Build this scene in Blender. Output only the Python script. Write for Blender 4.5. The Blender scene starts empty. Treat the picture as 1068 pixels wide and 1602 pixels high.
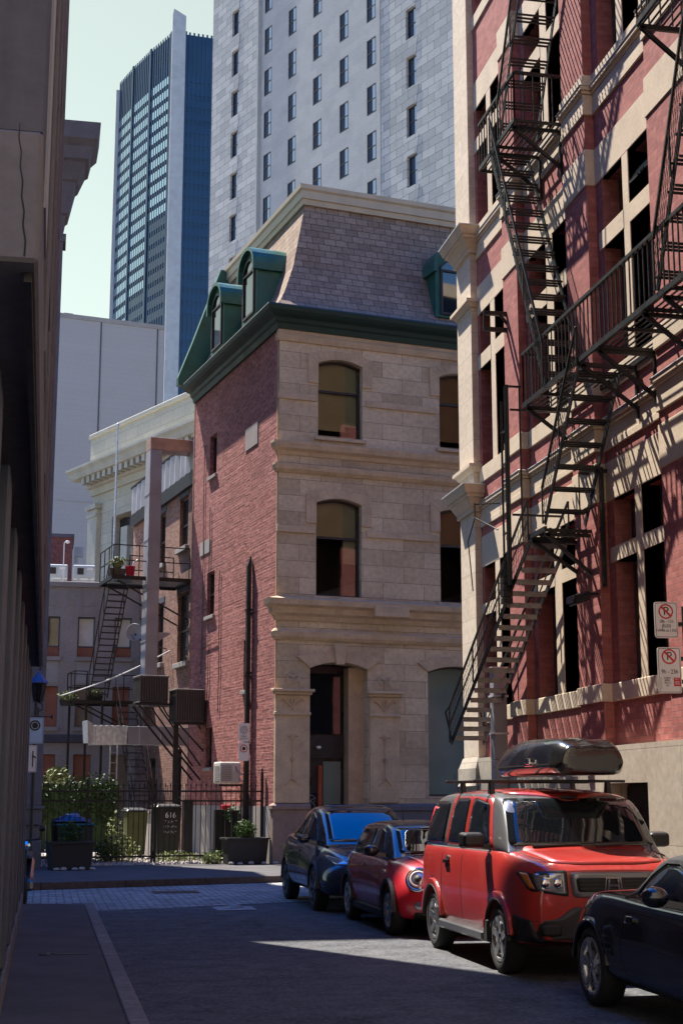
import bpy, bmesh, math, random
from mathutils import Vector, Matrix
from mathutils.bvhtree import BVHTree
R = math.radians
rnd = random.Random(7)
SC = bpy.context.scene
COL = SC.collection

# ---------------------------------------------------------------- camera
cd = bpy.data.cameras.new("camera"); cam = bpy.data.objects.new("camera", cd); COL.objects.link(cam)
cam.location = (0, 0, 1.7); cam.rotation_euler = (R(90 + 11.1), 0, R(-11.29))
cd.sensor_fit = 'VERTICAL'; cd.sensor_height = 36; cd.sensor_width = 24; cd.lens = 51.24
cd.clip_start = 0.05; cd.clip_end = 3000
SC.camera = cam
# ---------------------------------------------------------------- sky and sun
LDIR = Vector((1, -1.92, -3.65)).normalized()          # travel direction of sunlight
SUN_EL = math.asin(-LDIR.z); SUN_AZ = math.atan2(-LDIR.x, -LDIR.y)   # azimuth from +Y towards +X
w = bpy.data.worlds.new("World"); SC.world = w; w.use_nodes = True
nt = w.node_tree; bg = nt.nodes["Background"]
sky = nt.nodes.new("ShaderNodeTexSky"); sky.sky_type = 'NISHITA'; sky.sun_disc = False
sky.sun_elevation = SUN_EL; sky.sun_rotation = SUN_AZ; sky.air_density = 1.2; sky.dust_density = 0.3; sky.ozone_density = 1.5
tcw = nt.nodes.new("ShaderNodeTexCoord"); sep = nt.nodes.new("ShaderNodeSeparateXYZ"); nt.links.new(tcw.outputs['Generated'], sep.inputs[0])
mr = nt.nodes.new("ShaderNodeMapRange"); mr.interpolation_type = 'SMOOTHSTEP'; mr.inputs[1].default_value = .52; mr.inputs[2].default_value = .85; nt.links.new(sep.outputs['Z'], mr.inputs[0])
def sky_tone(sat, tint):   # pale hazy sky low down, deep blue overhead
    hs = nt.nodes.new("ShaderNodeHueSaturation"); hs.inputs['Saturation'].default_value = sat; nt.links.new(sky.outputs[0], hs.inputs['Color'])
    tn = nt.nodes.new("ShaderNodeMix"); tn.data_type = 'RGBA'; tn.blend_type = 'MULTIPLY'; tn.inputs[0].default_value = 1; tn.inputs[7].default_value = (*tint, 1); nt.links.new(hs.outputs[0], tn.inputs[6]); return tn.outputs[2]
my = nt.nodes.new("ShaderNodeMapRange"); my.interpolation_type = 'SMOOTHSTEP'; my.inputs[1].default_value = -.1; my.inputs[2].default_value = .6; nt.links.new(sep.outputs['Y'], my.inputs[0])
lowm = nt.nodes.new("ShaderNodeMix"); lowm.data_type = 'RGBA'; nt.links.new(my.outputs[0], lowm.inputs[0]); nt.links.new(sky_tone(1.15, (.64, .75, .88)), lowm.inputs[6]); nt.links.new(sky_tone(.42, (.60, .635, .51)), lowm.inputs[7])
mx = nt.nodes.new("ShaderNodeMix"); mx.data_type = 'RGBA'; nt.links.new(mr.outputs[0], mx.inputs[0]); nt.links.new(lowm.outputs[2], mx.inputs[6]); nt.links.new(sky_tone(1.9, (.50, .98, 1.55)), mx.inputs[7])
nt.links.new(mx.outputs[2], bg.inputs[0]); bg.inputs[1].default_value = 0.10
sl = bpy.data.lights.new("sun", 'SUN'); sl.energy = 5.0; sl.angle = R(0.5); sl.color = (1, .93, .82)
so = bpy.data.objects.new("sun", sl); COL.objects.link(so); so.rotation_euler = LDIR.to_track_quat('-Z', 'Y').to_euler()
vs = SC.view_settings; vs.view_transform = 'Standard'; vs.look = 'None'; vs.gamma = 1; vs.exposure = 1.38; vs.use_curve_mapping = False
SC.cycles.max_bounces = 6; SC.cycles.diffuse_bounces = 3; SC.cycles.glossy_bounces = 3; SC.cycles.transmission_bounces = 4
SC.cycles.use_denoising = True; SC.cycles.caustics_reflective = False; SC.cycles.caustics_refractive = False

# ---------------------------------------------------------------- objects
XF = {}
def tag(o, label=None, cat=None, group=None, kind=None):
    for k, v in (('label', label), ('category', cat), ('group', group), ('kind', kind)):
        if v: o[k] = v
    return o
def thing(name, label, cat, loc=(0, 0, 0), rz=0, group=None):
    o = bpy.data.objects.new(name, None); COL.objects.link(o); o.empty_display_size = .1
    o.location = loc; o.rotation_euler = (0, 0, rz)
    XF[o.name] = Matrix.Translation(Vector(loc)) @ Matrix.Rotation(rz, 4, 'Z')
    return tag(o, label, cat, group)
def copy_tree(o, parent=None):
    c = o.copy(); COL.objects.link(c); c.parent = parent
    for ch in o.children: copy_tree(ch, c)
    return c

class MB:
    """collects shapes, then links them as one mesh object"""
    def __init__(s): s.v = []; s.f = []; s.sm = []
    def add(s, vs, fs, smooth=False):
        n = len(s.v); s.v += [Vector(p) for p in vs]; s.f += [tuple(i + n for i in f) for f in fs]; s.sm += [smooth] * len(fs); return s
    def hexa(s, p):      # 8 corners: bottom 4 ccw, top 4 ccw
        return s.add(p, [(3, 2, 1, 0), (4, 5, 6, 7), (0, 1, 5, 4), (1, 2, 6, 5), (2, 3, 7, 6), (3, 0, 4, 7)])
    def box(s, x0, x1, y0, y1, z0, z1):
        x0, x1 = sorted((x0, x1)); y0, y1 = sorted((y0, y1)); z0, z1 = sorted((z0, z1))
        return s.hexa([(x0, y0, z0), (x1, y0, z0), (x1, y1, z0), (x0, y1, z0), (x0, y0, z1), (x1, y0, z1), (x1, y1, z1), (x0, y1, z1)])
    def bar(s, a, b, w=.03, h=None, up=(0, 0, 1)):
        a, b = Vector(a), Vector(b); h = h or w; d = (b - a)
        if d.length < 1e-6: return s
        d.normalize(); up = Vector(up)
        if abs(d.dot(up)) > .98: up = Vector((1, 0, 0))
        x = d.cross(up).normalized() * w / 2; y = x.cross(d).normalized() * h / 2
        return s.hexa([a - x - y, a + x - y, a + x + y, a - x + y, b - x - y, b + x - y, b + x + y, b - x + y])
    def tube(s, pts, r, n=8, caps=True):
        pts = [Vector(p) for p in pts]; m = len(pts); rr = r if isinstance(r, (list, tuple)) else [r] * m
        vs = []; prev = None
        for i, p in enumerate(pts):
            d = (pts[min(i + 1, m - 1)] - pts[max(i - 1, 0)]).normalized()
            if prev is None:
                u = d.cross(Vector((0, 0, 1)))
                if u.length < .05: u = d.cross(Vector((1, 0, 0)))
            else: u = prev - d * prev.dot(d)
            u.normalize(); prev = u; v = d.cross(u)
            for k in range(n):
                a = 2 * math.pi * k / n; vs.append(p + (u * math.cos(a) + v * math.sin(a)) * rr[i])
        fs = [(i * n + k, i * n + (k + 1) % n, (i + 1) * n + (k + 1) % n, (i + 1) * n + k) for i in range(m - 1) for k in range(n)]
        s.add(vs, fs, n > 5)
        if caps: s.add(vs[:n], [tuple(range(n))[::-1]]); s.add(vs[-n:], [tuple(range(n))])
        return s
    def lathe(s, prof, n=20, o=(0, 0, 0), axis='z', smooth=True):   # prof: (radius, height)
        vs = []; m = len(prof)
        for (r, h) in prof:
            for k in range(n):
                a = 2 * math.pi * k / n; c, d = r * math.cos(a), r * math.sin(a)
                q = (c, d, h) if axis == 'z' else ((c, h, d) if axis == 'y' else (h, c, d))
                vs.append((q[0] + o[0], q[1] + o[1], q[2] + o[2]))
        s.add(vs, [(i * n + k, i * n + (k + 1) % n, (i + 1) * n + (k + 1) % n, (i + 1) * n + k) for i in range(m - 1) for k in range(n)], smooth)
        return s
    def prism(s, poly, f, d0, d1):     # polygon of 2D points swept between two depths, f(a,b,d) -> point
        n = len(poly)
        s.add([f(a, b, d0) for a, b in poly] + [f(a, b, d1) for a, b in poly],
              [tuple(range(n)), tuple(range(2 * n - 1, n - 1, -1))] + [(i, (i + 1) % n, n + (i + 1) % n, n + i) for i in range(n)])
        return s
    def sweep(s, prof, path, closed=False):  # prof: (out, z) profile carried along a plan path with mitred corners; out is to the right of travel
        path = [Vector((p[0], p[1])) for p in path]; m = len(path); vs = []; k = len(prof)
        for i, p in enumerate(path):
            d0 = (p - path[i - 1]).normalized() if (i or closed) else None
            d1 = (path[(i + 1) % m] - p).normalized() if (i < m - 1 or closed) else None
            d0 = d0 or d1; d1 = d1 or d0
            n0 = Vector((d0.y, -d0.x)); n1 = Vector((d1.y, -d1.x)); nn = (n0 + n1).normalized(); c = max(.2, nn.dot(n0))
            for (o, z) in prof: q = p + nn * (o / c); vs.append((q.x, q.y, z))
        fs = []
        for i in range(m if closed else m - 1):
            j = (i + 1) % m
            fs += [(i * k + a, i * k + (a + 1) % k, j * k + (a + 1) % k, j * k + a) for a in range(k)]
        if not closed: fs += [tuple(range(k)), tuple(range((m - 1) * k, m * k))[::-1]]
        return s.add(vs, fs)
    def build(s, name, mat, parent=None, world=False, bevel=0, subsurf=0, recalc=True, keep=False):
        me = bpy.data.meshes.new(name); M = XF[parent.name] if parent else Matrix.Identity(4)
        vs = [M.inverted() @ p for p in s.v] if (world and parent) else s.v
        me.from_pydata([tuple(p) for p in vs], [], s.f)
        for p, q in zip(me.polygons, s.sm): p.use_smooth = q
        bm = bmesh.new(); bm.from_mesh(me)
        if recalc: bmesh.ops.recalc_face_normals(bm, faces=bm.faces)
        uv = bm.loops.layers.uv.new("UVMap")
        for f in bm.faces:
            n = f.normal; ax = max(range(3), key=lambda i: abs(n[i]))
            for l in f.loops:
                c = l.vert.co; l[uv].uv = (c.y, c.z) if ax == 0 else ((c.x, c.z) if ax == 1 else (c.x, c.y))
        bm.to_mesh(me); bm.free()
        me.materials.append(mat)
        o = bpy.data.objects.new(name, me); COL.objects.link(o)
        if parent: o.parent = parent
        XF[o.name] = M
        if bevel:
            b = o.modifiers.new("b", 'BEVEL'); b.width = bevel; b.segments = 1; b.limit_method = 'ANGLE'; b.angle_limit = R(40)
        if subsurf: ss = o.modifiers.new("s", 'SUBSURF'); ss.levels = subsurf; ss.render_levels = subsurf
        return o

def wall(mb, P, u0, u1, z0, z1, op, depth, d=0.0):
    """wall face with rectangular openings (u0,u1,z0,z1) and their reveals; P(u, inward depth, z)"""
    us = sorted({u0, u1, *[min(max(x, u0), u1) for o in op for x in o[:2]]}); zs = sorted({z0, z1, *[min(max(x, z0), z1) for o in op for x in o[2:4]]})
    for a, b in zip(us, us[1:]):
        run = None
        for c, e in zip(zs, zs[1:]):
            m, n = (a + b) / 2, (c + e) / 2
            hole = any(o[0] < m < o[1] and o[2] < n < o[3] for o in op)
            if not hole:
                mb.add([P(a, d, c), P(b, d, c), P(b, d, e), P(a, d, e)], [(0, 1, 2, 3)])
    for o in op:
        a, b, c, e = o[:4]
        for (p, q) in (((a, c), (b, c)), ((b, c), (b, e)), ((b, e), (a, e)), ((a, e), (a, c))):
            mb.add([P(p[0], d, p[1]), P(q[0], d, q[1]), P(q[0], d + depth, q[1]), P(p[0], d + depth, p[1])], [(0, 1, 2, 3)])
def wbox(mb, P, u0, u1, d0, d1, z0, z1):
    mb.hexa([P(u0, d0, z0), P(u1, d0, z0), P(u1, d1, z0), P(u0, d1, z0), P(u0, d0, z1), P(u1, d0, z1), P(u1, d1, z1), P(u0, d1, z1)])
def arch_pts(u0, u1, z1, rise, n=10):
    return [(u0 + (u1 - u0) * i / n, z1 + rise * (1 - (2 * i / n - 1) ** 2)) for i in range(n + 1)]
def window(parent, P, u0, u1, z0, z1, d, fm, gm, bars=(), vbars=(), fw=.06, rise=0, world=False, name='window', gd=.045, blind_or_glint=None):
    """frame part with its pane as a sub-part; d = inward depth of the frame's face; the opening's crown rises above z1"""
    f = MB(); top = arch_pts(u0, u1, z1, rise) if rise else [(u0, z1), (u1, z1)]
    for a, b in zip(top, top[1:]):
        f.hexa([P(a[0], d, a[1] - fw), P(b[0], d, b[1] - fw), P(b[0], d + .08, b[1] - fw), P(a[0], d + .08, a[1] - fw), P(a[0], d, a[1]), P(b[0], d, b[1]), P(b[0], d + .08, b[1]), P(a[0], d + .08, a[1])])
    wbox(f, P, u0, u0 + fw, d, d + .08, z0, z1 - fw); wbox(f, P, u1 - fw, u1, d, d + .08, z0, z1 - fw); wbox(f, P, u0 + fw, u1 - fw, d, d + .08, z0, z0 + fw)
    for z in bars: wbox(f, P, u0 + fw, u1 - fw, d + .003, d + .08, z - fw / 2, z + fw / 2)
    for u in vbars: wbox(f, P, u - fw / 2, u + fw / 2, d + .004, d + .08, z0 + fw, z1 - fw)
    fo = f.build(name, fm, parent, world)
    g = MB(); q = [(u0 + .01, z0 + .01), (u1 - .01, z0 + .01)] + [(max(u0 + .01, min(u1 - .01, a)), b - .01) for a, b in top[::-1]]
    g.prism(q, lambda a, b, e: P(a, e, b), d + gd, d + gd + .02); g.build('pane', gm, fo, world)
    if blind_or_glint:
        b = MB(); wbox(b, P, u0 + fw + .01, (u0 + (u1 - u0) * blind_or_glint[2]) if len(blind_or_glint) > 2 else u1 - fw - .01, d + gd - .014, d + gd - .004, z0 + fw + blind_or_glint[0], z1 - fw - .01); b.build('blind', blind_or_glint[1], fo, world)
    return fo
def foliage(mb, c, rad, n, leaf, seed=1, squash=1, droop=.3):
    r = random.Random(seed); c = Vector(c)
    for i in range(n):
        d = Vector((r.gauss(0, 1), r.gauss(0, 1), r.gauss(0, 1))).normalized() * (r.random() ** .4)
        p = c + Vector((d.x * rad[0], d.y * rad[1], d.z * rad[2]))
        a = Vector((r.gauss(0, 1), r.gauss(0, 1), r.gauss(0, .6))).normalized(); b = a.cross(Vector((r.gauss(0, 1), r.gauss(0, 1), r.gauss(0, 1)))).normalized()
        L = leaf * r.uniform(.6, 1.3); W = L * r.uniform(.35, .6)
        mb.add([p, p + a * L * .5 + b * W * .5, p + a * L, p + a * L * .5 - b * W * .5], [(0, 1, 2, 3)])
    return mb
def grassy(mb, base, n, h, spread, seed=1, wd=.018):
    r = random.Random(seed); base = Vector(base)
    for i in range(n):
        a = r.uniform(0, 6.283); o = Vector((math.cos(a), math.sin(a), 0)); hh = h * r.uniform(.5, 1.1); t = Vector((-o.y, o.x, 0)) * wd
        p0 = base + o * r.uniform(0, spread * .3); p1 = p0 + o * spread * .5 + Vector((0, 0, hh)); p2 = p0 + o * spread * r.uniform(.8, 1.4) + Vector((0, 0, hh * r.uniform(.4, .9)))
        mb.add([p0 - t, p0 + t, p1 + t, p1 - t, p2], [(0, 1, 2, 3), (3, 2, 4)])
    return mb
def text(name, s, size, M, mat, parent, align='CENTER', sx=1):
    cu = bpy.data.curves.new(name, 'FONT'); cu.body = s; cu.size = size; cu.align_x = align; cu.align_y = 'CENTER'; cu.extrude = .0008
    t = bpy.data.objects.new(name, cu); COL.objects.link(t)
    me = bpy.data.meshes.new_from_object(t.evaluated_get(bpy.context.evaluated_depsgraph_get()))
    bpy.data.objects.remove(t); me.transform(M @ Matrix.Scale(sx, 4, (1, 0, 0))); me.materials.clear(); me.materials.append(mat); me.name = name
    o = bpy.data.objects.new(name, me); COL.objects.link(o); o.parent = parent; XF[o.name] = XF[parent.name]; return o

# ---------------------------------------------------------------- materials
def nodes(name):
    m = bpy.data.materials.new(name); m.use_nodes = True; t = m.node_tree; return m, t, t.nodes["Principled BSDF"]
def N(t, kind, **kw):
    n = t.nodes.new(kind)
    for k, v in kw.items():
        if k in n.inputs: n.inputs[k].default_value = v
        else: setattr(n, k, v)
    return n
def rgb(c): return (c[0], c[1], c[2], 1)
def sc(c, k): return tuple(x * k for x in c)
def mixc(t, a, b, fac, mode='MIX', f=1.0):
    n = t.nodes.new("ShaderNodeMix"); n.data_type = 'RGBA'; n.blend_type = mode
    for idx, x in ((6, a), (7, b), (0, fac)):
        if hasattr(x, 'links'): t.links.new(x, n.inputs[idx])
        elif idx == 0: n.inputs[0].default_value = x
        else: n.inputs[idx].default_value = rgb(x)
    return n.outputs[2]
def coords(t, scale=(1, 1, 1), uv=True):
    tc = t.nodes.new("ShaderNodeTexCoord"); mp = t.nodes.new("ShaderNodeMapping"); mp.inputs['Scale'].default_value = scale
    t.links.new(tc.outputs['UV' if uv else 'Object'], mp.inputs[0]); return mp.outputs[0]
def noise(t, vec, scale, detail=4, rough=.55, dist=0):
    n = N(t, "ShaderNodeTexNoise", Scale=scale, Detail=detail, Roughness=rough, Distortion=dist); t.links.new(vec, n.inputs['Vector']); return n.outputs['Fac']
def ramp(t, fac, lo, hi, a=0., b=1.):
    n = N(t, "ShaderNodeMapRange"); n.inputs[1].default_value = lo; n.inputs[2].default_value = hi; n.inputs[3].default_value = a; n.inputs[4].default_value = b
    t.links.new(fac, n.inputs[0]); return n.outputs[0]
def bump(t, p, h, strength, dist=.01):
    b = N(t, "ShaderNodeBump"); b.inputs['Strength'].default_value = strength; b.inputs['Distance'].default_value = dist
    t.links.new(h, b.inputs['Height']); t.links.new(b.outputs[0], p.inputs['Normal'])
def plain(name, c, rough=.6, metal=0, var=.25, scale=3, coat=0, bumpk=0, spec=.5, uv=False, fine=0, streak=0):
    """one colour with worn, cloudy variation"""
    m, t, p = nodes(name); v = coords(t, uv=uv); n = noise(t, v, scale, 6)
    col = mixc(t, sc(c, 1 - var), sc(c, 1 + var), ramp(t, n, .3, .7))
    if fine: col = mixc(t, col, mixc(t, sc(c, .45), sc(c, 1.5), noise(t, v, fine, 2)), .35)
    if streak:   # rain streaks run down the face
        mp = t.nodes.new("ShaderNodeMapping"); mp.inputs['Scale'].default_value = (2.2, .16, 1); t.links.new(v, mp.inputs[0])
        col = mixc(t, col, sc(c, .5), ramp(t, noise(t, mp.outputs[0], 1.0, 6, .65), .5, .75, 0, streak))
    t.links.new(col, p.inputs['Base Color'])
    p.inputs['Metallic'].default_value = metal; p.inputs['Coat Weight'].default_value = coat; p.inputs['Coat Roughness'].default_value = .04
    p.inputs['Specular IOR Level'].default_value = spec
    t.links.new(ramp(t, n, .3, .7, max(0, rough - .08), min(1, rough + .08)), p.inputs['Roughness'])
    if bumpk: bump(t, p, noise(t, v, fine or scale * 8, 3), bumpk)
    return m
def masonry(name, c1, c2, mortar, bw, bh, ms, var=.25, bumpk=.4, rough=.85, rot=0, offset=.5, stain=(.5, .8), stainc=None, dist=.006, freq=2, squash=1, spots=0, bands=0):
    m, t, p = nodes(name); v = coords(t)
    b = N(t, "ShaderNodeTexBrick", Color1=rgb(c1), Color2=rgb(c2), Mortar=rgb(mortar), Scale=1.0)
    b.inputs['Mortar Size'].default_value = ms; b.inputs['Mortar Smooth'].default_value = .3; b.inputs['Brick Width'].default_value = bw; b.inputs['Row Height'].default_value = bh
    b.offset = offset; b.offset_frequency = freq; b.squash = squash; t.links.new(v, b.inputs['Vector'])
    n = noise(t, v, .55, 6, .6); n2 = noise(t, v, 9, 4, .6)
    dark = stainc or sc(c1, .45)
    col = mixc(t, b.outputs['Color'], dark, ramp(t, n, stain[0], stain[1], 0, .75))
    col = mixc(t, col, mixc(t, (1 - var,) * 3, (1 + var,) * 3, ramp(t, n2, .3, .7)), 1.0, 'MULTIPLY')
    if spots: col = mixc(t, col, sc(c2, 1.5), ramp(t, noise(t, v, 1.7, 8, .7), .62, .75, 0, spots))
    t.links.new(col, p.inputs['Base Color']); p.inputs['Roughness'].default_value = rough; p.inputs['Specular IOR Level'].default_value = .25
    h = mixc(t, b.outputs['Fac'], n2, .3)
    inv = N(t, "ShaderNodeInvert"); t.links.new(h, inv.inputs[1]); bump(t, p, inv.outputs[0], bumpk, dist)
    if bands:    # courses that bulge out of the old wall here and there
        mp = t.nodes.new("ShaderNodeMapping"); mp.inputs['Scale'].default_value = (.4, 6.0, 1); t.links.new(v, mp.inputs[0])
        b2 = N(t, "ShaderNodeBump", Strength=.16, Distance=.03); t.links.new(ramp(t, noise(t, mp.outputs[0], 1.0, 3, .6), .5, .62), b2.inputs['Height'])
        b1 = [n_ for n_ in t.nodes if n_.type == 'BUMP' and n_ != b2][0]; t.links.new(b2.outputs[0], b1.inputs['Normal'])
    return m
def glass(name, c=(.012, .014, .018), rough=.04, ior=1.5, wav=.04, metal=0.0, spec=.5):
    m, t, p = nodes(name); v = coords(t, uv=False); p.inputs['Base Color'].default_value = rgb(c); p.inputs['Roughness'].default_value = rough; p.inputs['IOR'].default_value = ior
    p.inputs['Metallic'].default_value = metal; p.inputs['Specular IOR Level'].default_value = spec
    if wav: bump(t, p, noise(t, v, 1.3, 2), wav, .02)
    return m
def paint(name, c, flake=0, rough=.28, coat=1, dirt=.12, metal=0):
    m, t, p = nodes(name); v = coords(t, uv=False); n = noise(t, v, 2.2, 6)
    t.links.new(mixc(t, c, mixc(t, c, (.16, .14, .12), .5), ramp(t, n, .5, .8, 0, dirt)), p.inputs['Base Color'])
    p.inputs['Metallic'].default_value = metal; p.inputs['Coat Weight'].default_value = coat; p.inputs['Coat Roughness'].default_value = .03
    t.links.new(ramp(t, n, .3, .7, rough - .05, rough + .1), p.inputs['Roughness']); return m

M = {}
M['red_brick'] = masonry('red_brick', (.31, .095, .085), (.42, .15, .13), (.25, .12, .105), .215, .075, .006, .18, .35, stain=(.55, .85), stainc=(.15, .05, .05))
M['rough_brick'] = masonry('rough_brick', (.27, .078, .072), (.43, .16, .14), (.36, .21, .19), .215, .078, .008, .35, .9, stain=(.5, .75), stainc=(.20, .07, .06), dist=.02, spots=.35, bands=1)
M['annex_brick'] = masonry('annex_brick', (.21, .095, .07), (.34, .18, .13), (.30, .20, .16), .215, .078, .009, .3, .8, stain=(.48, .7), stainc=(.09, .05, .045), dist=.015, spots=.3)
M['dark_brick'] = masonry('dark_brick', (.13, .05, .05), (.18, .07, .065), (.10, .06, .06), .215, .078, .008, .25, .4)
M['tan_stone'] = masonry('tan_stone', (.58, .475, .36), (.66, .55, .425), (.34, .27, .20), .95, .40, .004, .14, .25, stain=(.55, .9), stainc=(.40, .31, .23), dist=.004)
M['buff_stone'] = masonry('buff_stone', (.49, .36, .225), (.68, .52, .345), (.16, .125, .09), 1.15, .42, .006, .15, .35, stain=(.45, .75), stainc=(.33, .235, .155), dist=.006)
M['trim_stone'] = plain('trim_stone', (.54, .39, .25), .8, streak=.35, var=.25, scale=2.2, bumpk=.25, fine=16, spec=.25, uv=True)
M['tan_trim'] = plain('tan_trim', (.60, .485, .36), .8, var=.16, scale=2, bumpk=.15, fine=18, spec=.25, uv=True)
M['base_stone'] = masonry('base_stone', (.40, .35, .28), (.44, .385, .31), (.25, .21, .17), 2.3, 1.15, .006, .14, .2, stain=(.5, .8), stainc=(.26, .22, .17))
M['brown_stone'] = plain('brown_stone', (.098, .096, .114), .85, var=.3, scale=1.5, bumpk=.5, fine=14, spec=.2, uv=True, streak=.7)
M['brown_trim'] = plain('brown_trim', (.15, .138, .15), .85, var=.25, scale=1.8, bumpk=.25, fine=14, spec=.2, uv=True)
M['grey_stone'] = masonry('grey_stone', (.36, .355, .34), (.52, .50, .465), (.12, .125, .13), 1.35, .60, .022, .12, .5, stain=(.5, .85), stainc=(.28, .28, .27), dist=.03)
M['grey_smooth'] = masonry('grey_smooth', (.40, .39, .375), (.45, .435, .41), (.35, .345, .33), 1.5, .62, .006, .12, .15, stain=(.5, .8), stainc=(.31, .31, .30))
M['pale_stone'] = masonry('pale_stone', (.47, .44, .34), (.54, .50, .385), (.28, .27, .23), 1.2, .55, .012, .12, .3, stainc=(.4, .38, .3))
M['beige_panel'] = masonry('beige_panel', (.40, .37, .365), (.41, .38, .375), (.36, .335, .33), 30, .35, .01, .05, .1, stain=(.5, .9), stainc=(.38, .34, .325))
M['concrete'] = plain('concrete', (.33, .30, .28), .9, var=.2, scale=1.2, bumpk=.2, fine=22, spec=.2, uv=True)
M['render_grey'] = plain('render_grey', (.34, .30, .29), .9, var=.2, scale=.8, bumpk=.15, fine=12, spec=.2, uv=True, streak=.5)
M['shingle'] = masonry('shingle', (.25, .17, .12), (.36, .255, .185), (.08, .07, .06), .34, .20, .010, .2, .8, stain=(.5, .85), stainc=(.22, .15, .115), dist=.02)
M['green_metal'] = plain('green_metal', (.022, .105, .075), .4, .0, .25, 2.5, spec=.5)
M['dark_green'] = plain('dark_green', (.010, .034, .025), .6, 0, .25, 2.5)
M['cream_metal'] = plain('cream_metal', (.52, .43, .31), .5, 0, .1, 2)
M['black_iron'] = plain('black_iron', (.018, .017, .018), .42, .3, .5, 6, bumpk=.15, fine=40)
M['worn_iron'] = plain('worn_iron', (.26, .25, .24), .5, .5, .5, 7, bumpk=.15, fine=40)
M['galvanised'] = plain('galvanised', (.58, .60, .61), .38, .45, .25, 9)
M['dull_metal'] = plain('dull_metal', (.31, .30, .335), .5, .35, .15, 1.5)
M['grey_paint'] = plain('grey_paint', (.085, .10, .14), .5, .2, .2, 2)
M['dark_frame'] = plain('dark_frame', (.035, .026, .025), .5, 0, .3, 4)
M['sash'] = plain('sash', (.075, .062, .058), .5, 0, .25, 4)
M['dark_glass'] = glass('dark_glass', (.012, .013, .017), .03, 1.65)
M['office_glass'] = glass('office_glass', (.012, .024, .055), .04, 1.4, spec=.2)
M['sky_glass'] = glass('sky_glass', (.02, .03, .035), .03, 2.2, .03)
M['tower_glass'] = glass('tower_glass', (.012, .04, .09), .06, 1.6, .05)
M['lobby_glass'] = plain('lobby_glass', (.19, .225, .18), .12, 0, .12, 1, spec=.7)
M['black'] = plain('black', (.008, .008, .009), .6, 0, .2, 3)
M['black_plastic'] = plain('black_plastic', (.016, .016, .017), .42, 0, .25, 5)
M['rubber'] = plain('rubber', (.014, .014, .014), .8, 0, .3, 9, bumpk=.2, fine=50)
M['alloy'] = plain('alloy', (.50, .50, .51), .28, .9, .15, 8)
M['alloy_dark'] = plain('alloy_dark', (.20, .20, .21), .3, .9, .15, 8)
M['chrome'] = plain('chrome', (.7, .7, .72), .08, 1, .05, 4)
M['white'] = plain('white', (.72, .71, .69), .5, 0, .06, 4)
M['cream'] = plain('cream', (.62, .60, .54), .5, 0, .1, 3)
M['sign_white'] = plain('sign_white', (.74, .72, .70), .4, 0, .06, 5)
M['sign_red'] = plain('sign_red', (.55, .02, .035), .4, 0, .08, 5)
M['sign_black'] = plain('sign_black', (.012, .012, .012), .5, 0, .1, 5)
M['front_glass'] = glass('front_glass', (.02, .02, .02), .02, 2.0, .05)
M['plinth_stone'] = plain('plinth_stone', (.26, .185, .155), .85, var=.25, scale=1.8, bumpk=.3, fine=14, spec=.2, uv=True)
M['door_dark'] = plain('door_dark', (.02, .018, .018), .3, 0, .3, 3)
M['orange_paint'] = plain('orange_paint', (.35, .07, .03), .4, 0, .15, 4)
M['blue_paint'] = plain('blue_paint', (.02, .06, .22), .4, 0, .2, 4)
M['orange_board'] = plain('orange_board', (.30, .115, .075), .8, 0, .3, 1.5, fine=12, uv=True)
M['brown_board'] = plain('brown_board', (.26, .185, .125), .8, 0, .3, 1.5, fine=12, uv=True)
M['dull_panel'] = plain('dull_panel', (.36, .34, .34), .8, 0, .12, 1.5, uv=True)
M['pale_blue'] = plain('pale_blue', (.45, .52, .53), .5, 0, .12, 2)
M['pale_trim'] = plain('pale_trim', (.50, .47, .37), .8, var=.2, scale=1, bumpk=.2, fine=10, spec=.2, uv=True)
M['tower_concrete'] = plain('tower_concrete', (.46, .46, .46), .85, 0, .12, .15, fine=.8)
M['tower_spandrel'] = plain('tower_spandrel', (.018, .05, .10), .35, 0, .2, .1)
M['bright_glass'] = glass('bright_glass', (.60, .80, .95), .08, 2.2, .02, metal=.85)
M['car_red'] = paint('car_red', (.52, .016, .028), rough=.3)
M['car_orange'] = paint('car_orange', (.39, .026, .018), rough=.32, dirt=.25)
M['car_navy'] = paint('car_navy', (.010, .022, .045), rough=.2)
M['car_black'] = paint('car_black', (.004, .005, .008), rough=.18)
M['roof_black'] = paint('roof_black', (.012, .012, .014), rough=.25)
M['cladding'] = plain('cladding', (.02, .019, .019), .55, 0, .2, 5)
M['silver_trim'] = paint('silver_trim', (.22, .22, .225), rough=.3, metal=.6)
M['box_black'] = paint('box_black', (.008, .008, .009), rough=.22, dirt=.35)
M['car_glass'] = glass('car_glass', (.008, .01, .012), .02, 1.9, .0)
M['lamp_glass'] = glass('lamp_glass', (.42, .44, .47), .06, 1.6, .3, metal=.7)
M['lamp_amber'] = plain('lamp_amber', (.5, .14, .02), .2, 0, .1, 5)
M['soft_top'] = plain('soft_top', (.012, .012, .014), .9, 0, .2, 5, bumpk=.2, fine=60)
M['sticker_yellow'] = plain('sticker_yellow', (.45, .48, .02), .5, 0, .1, 5)
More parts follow.
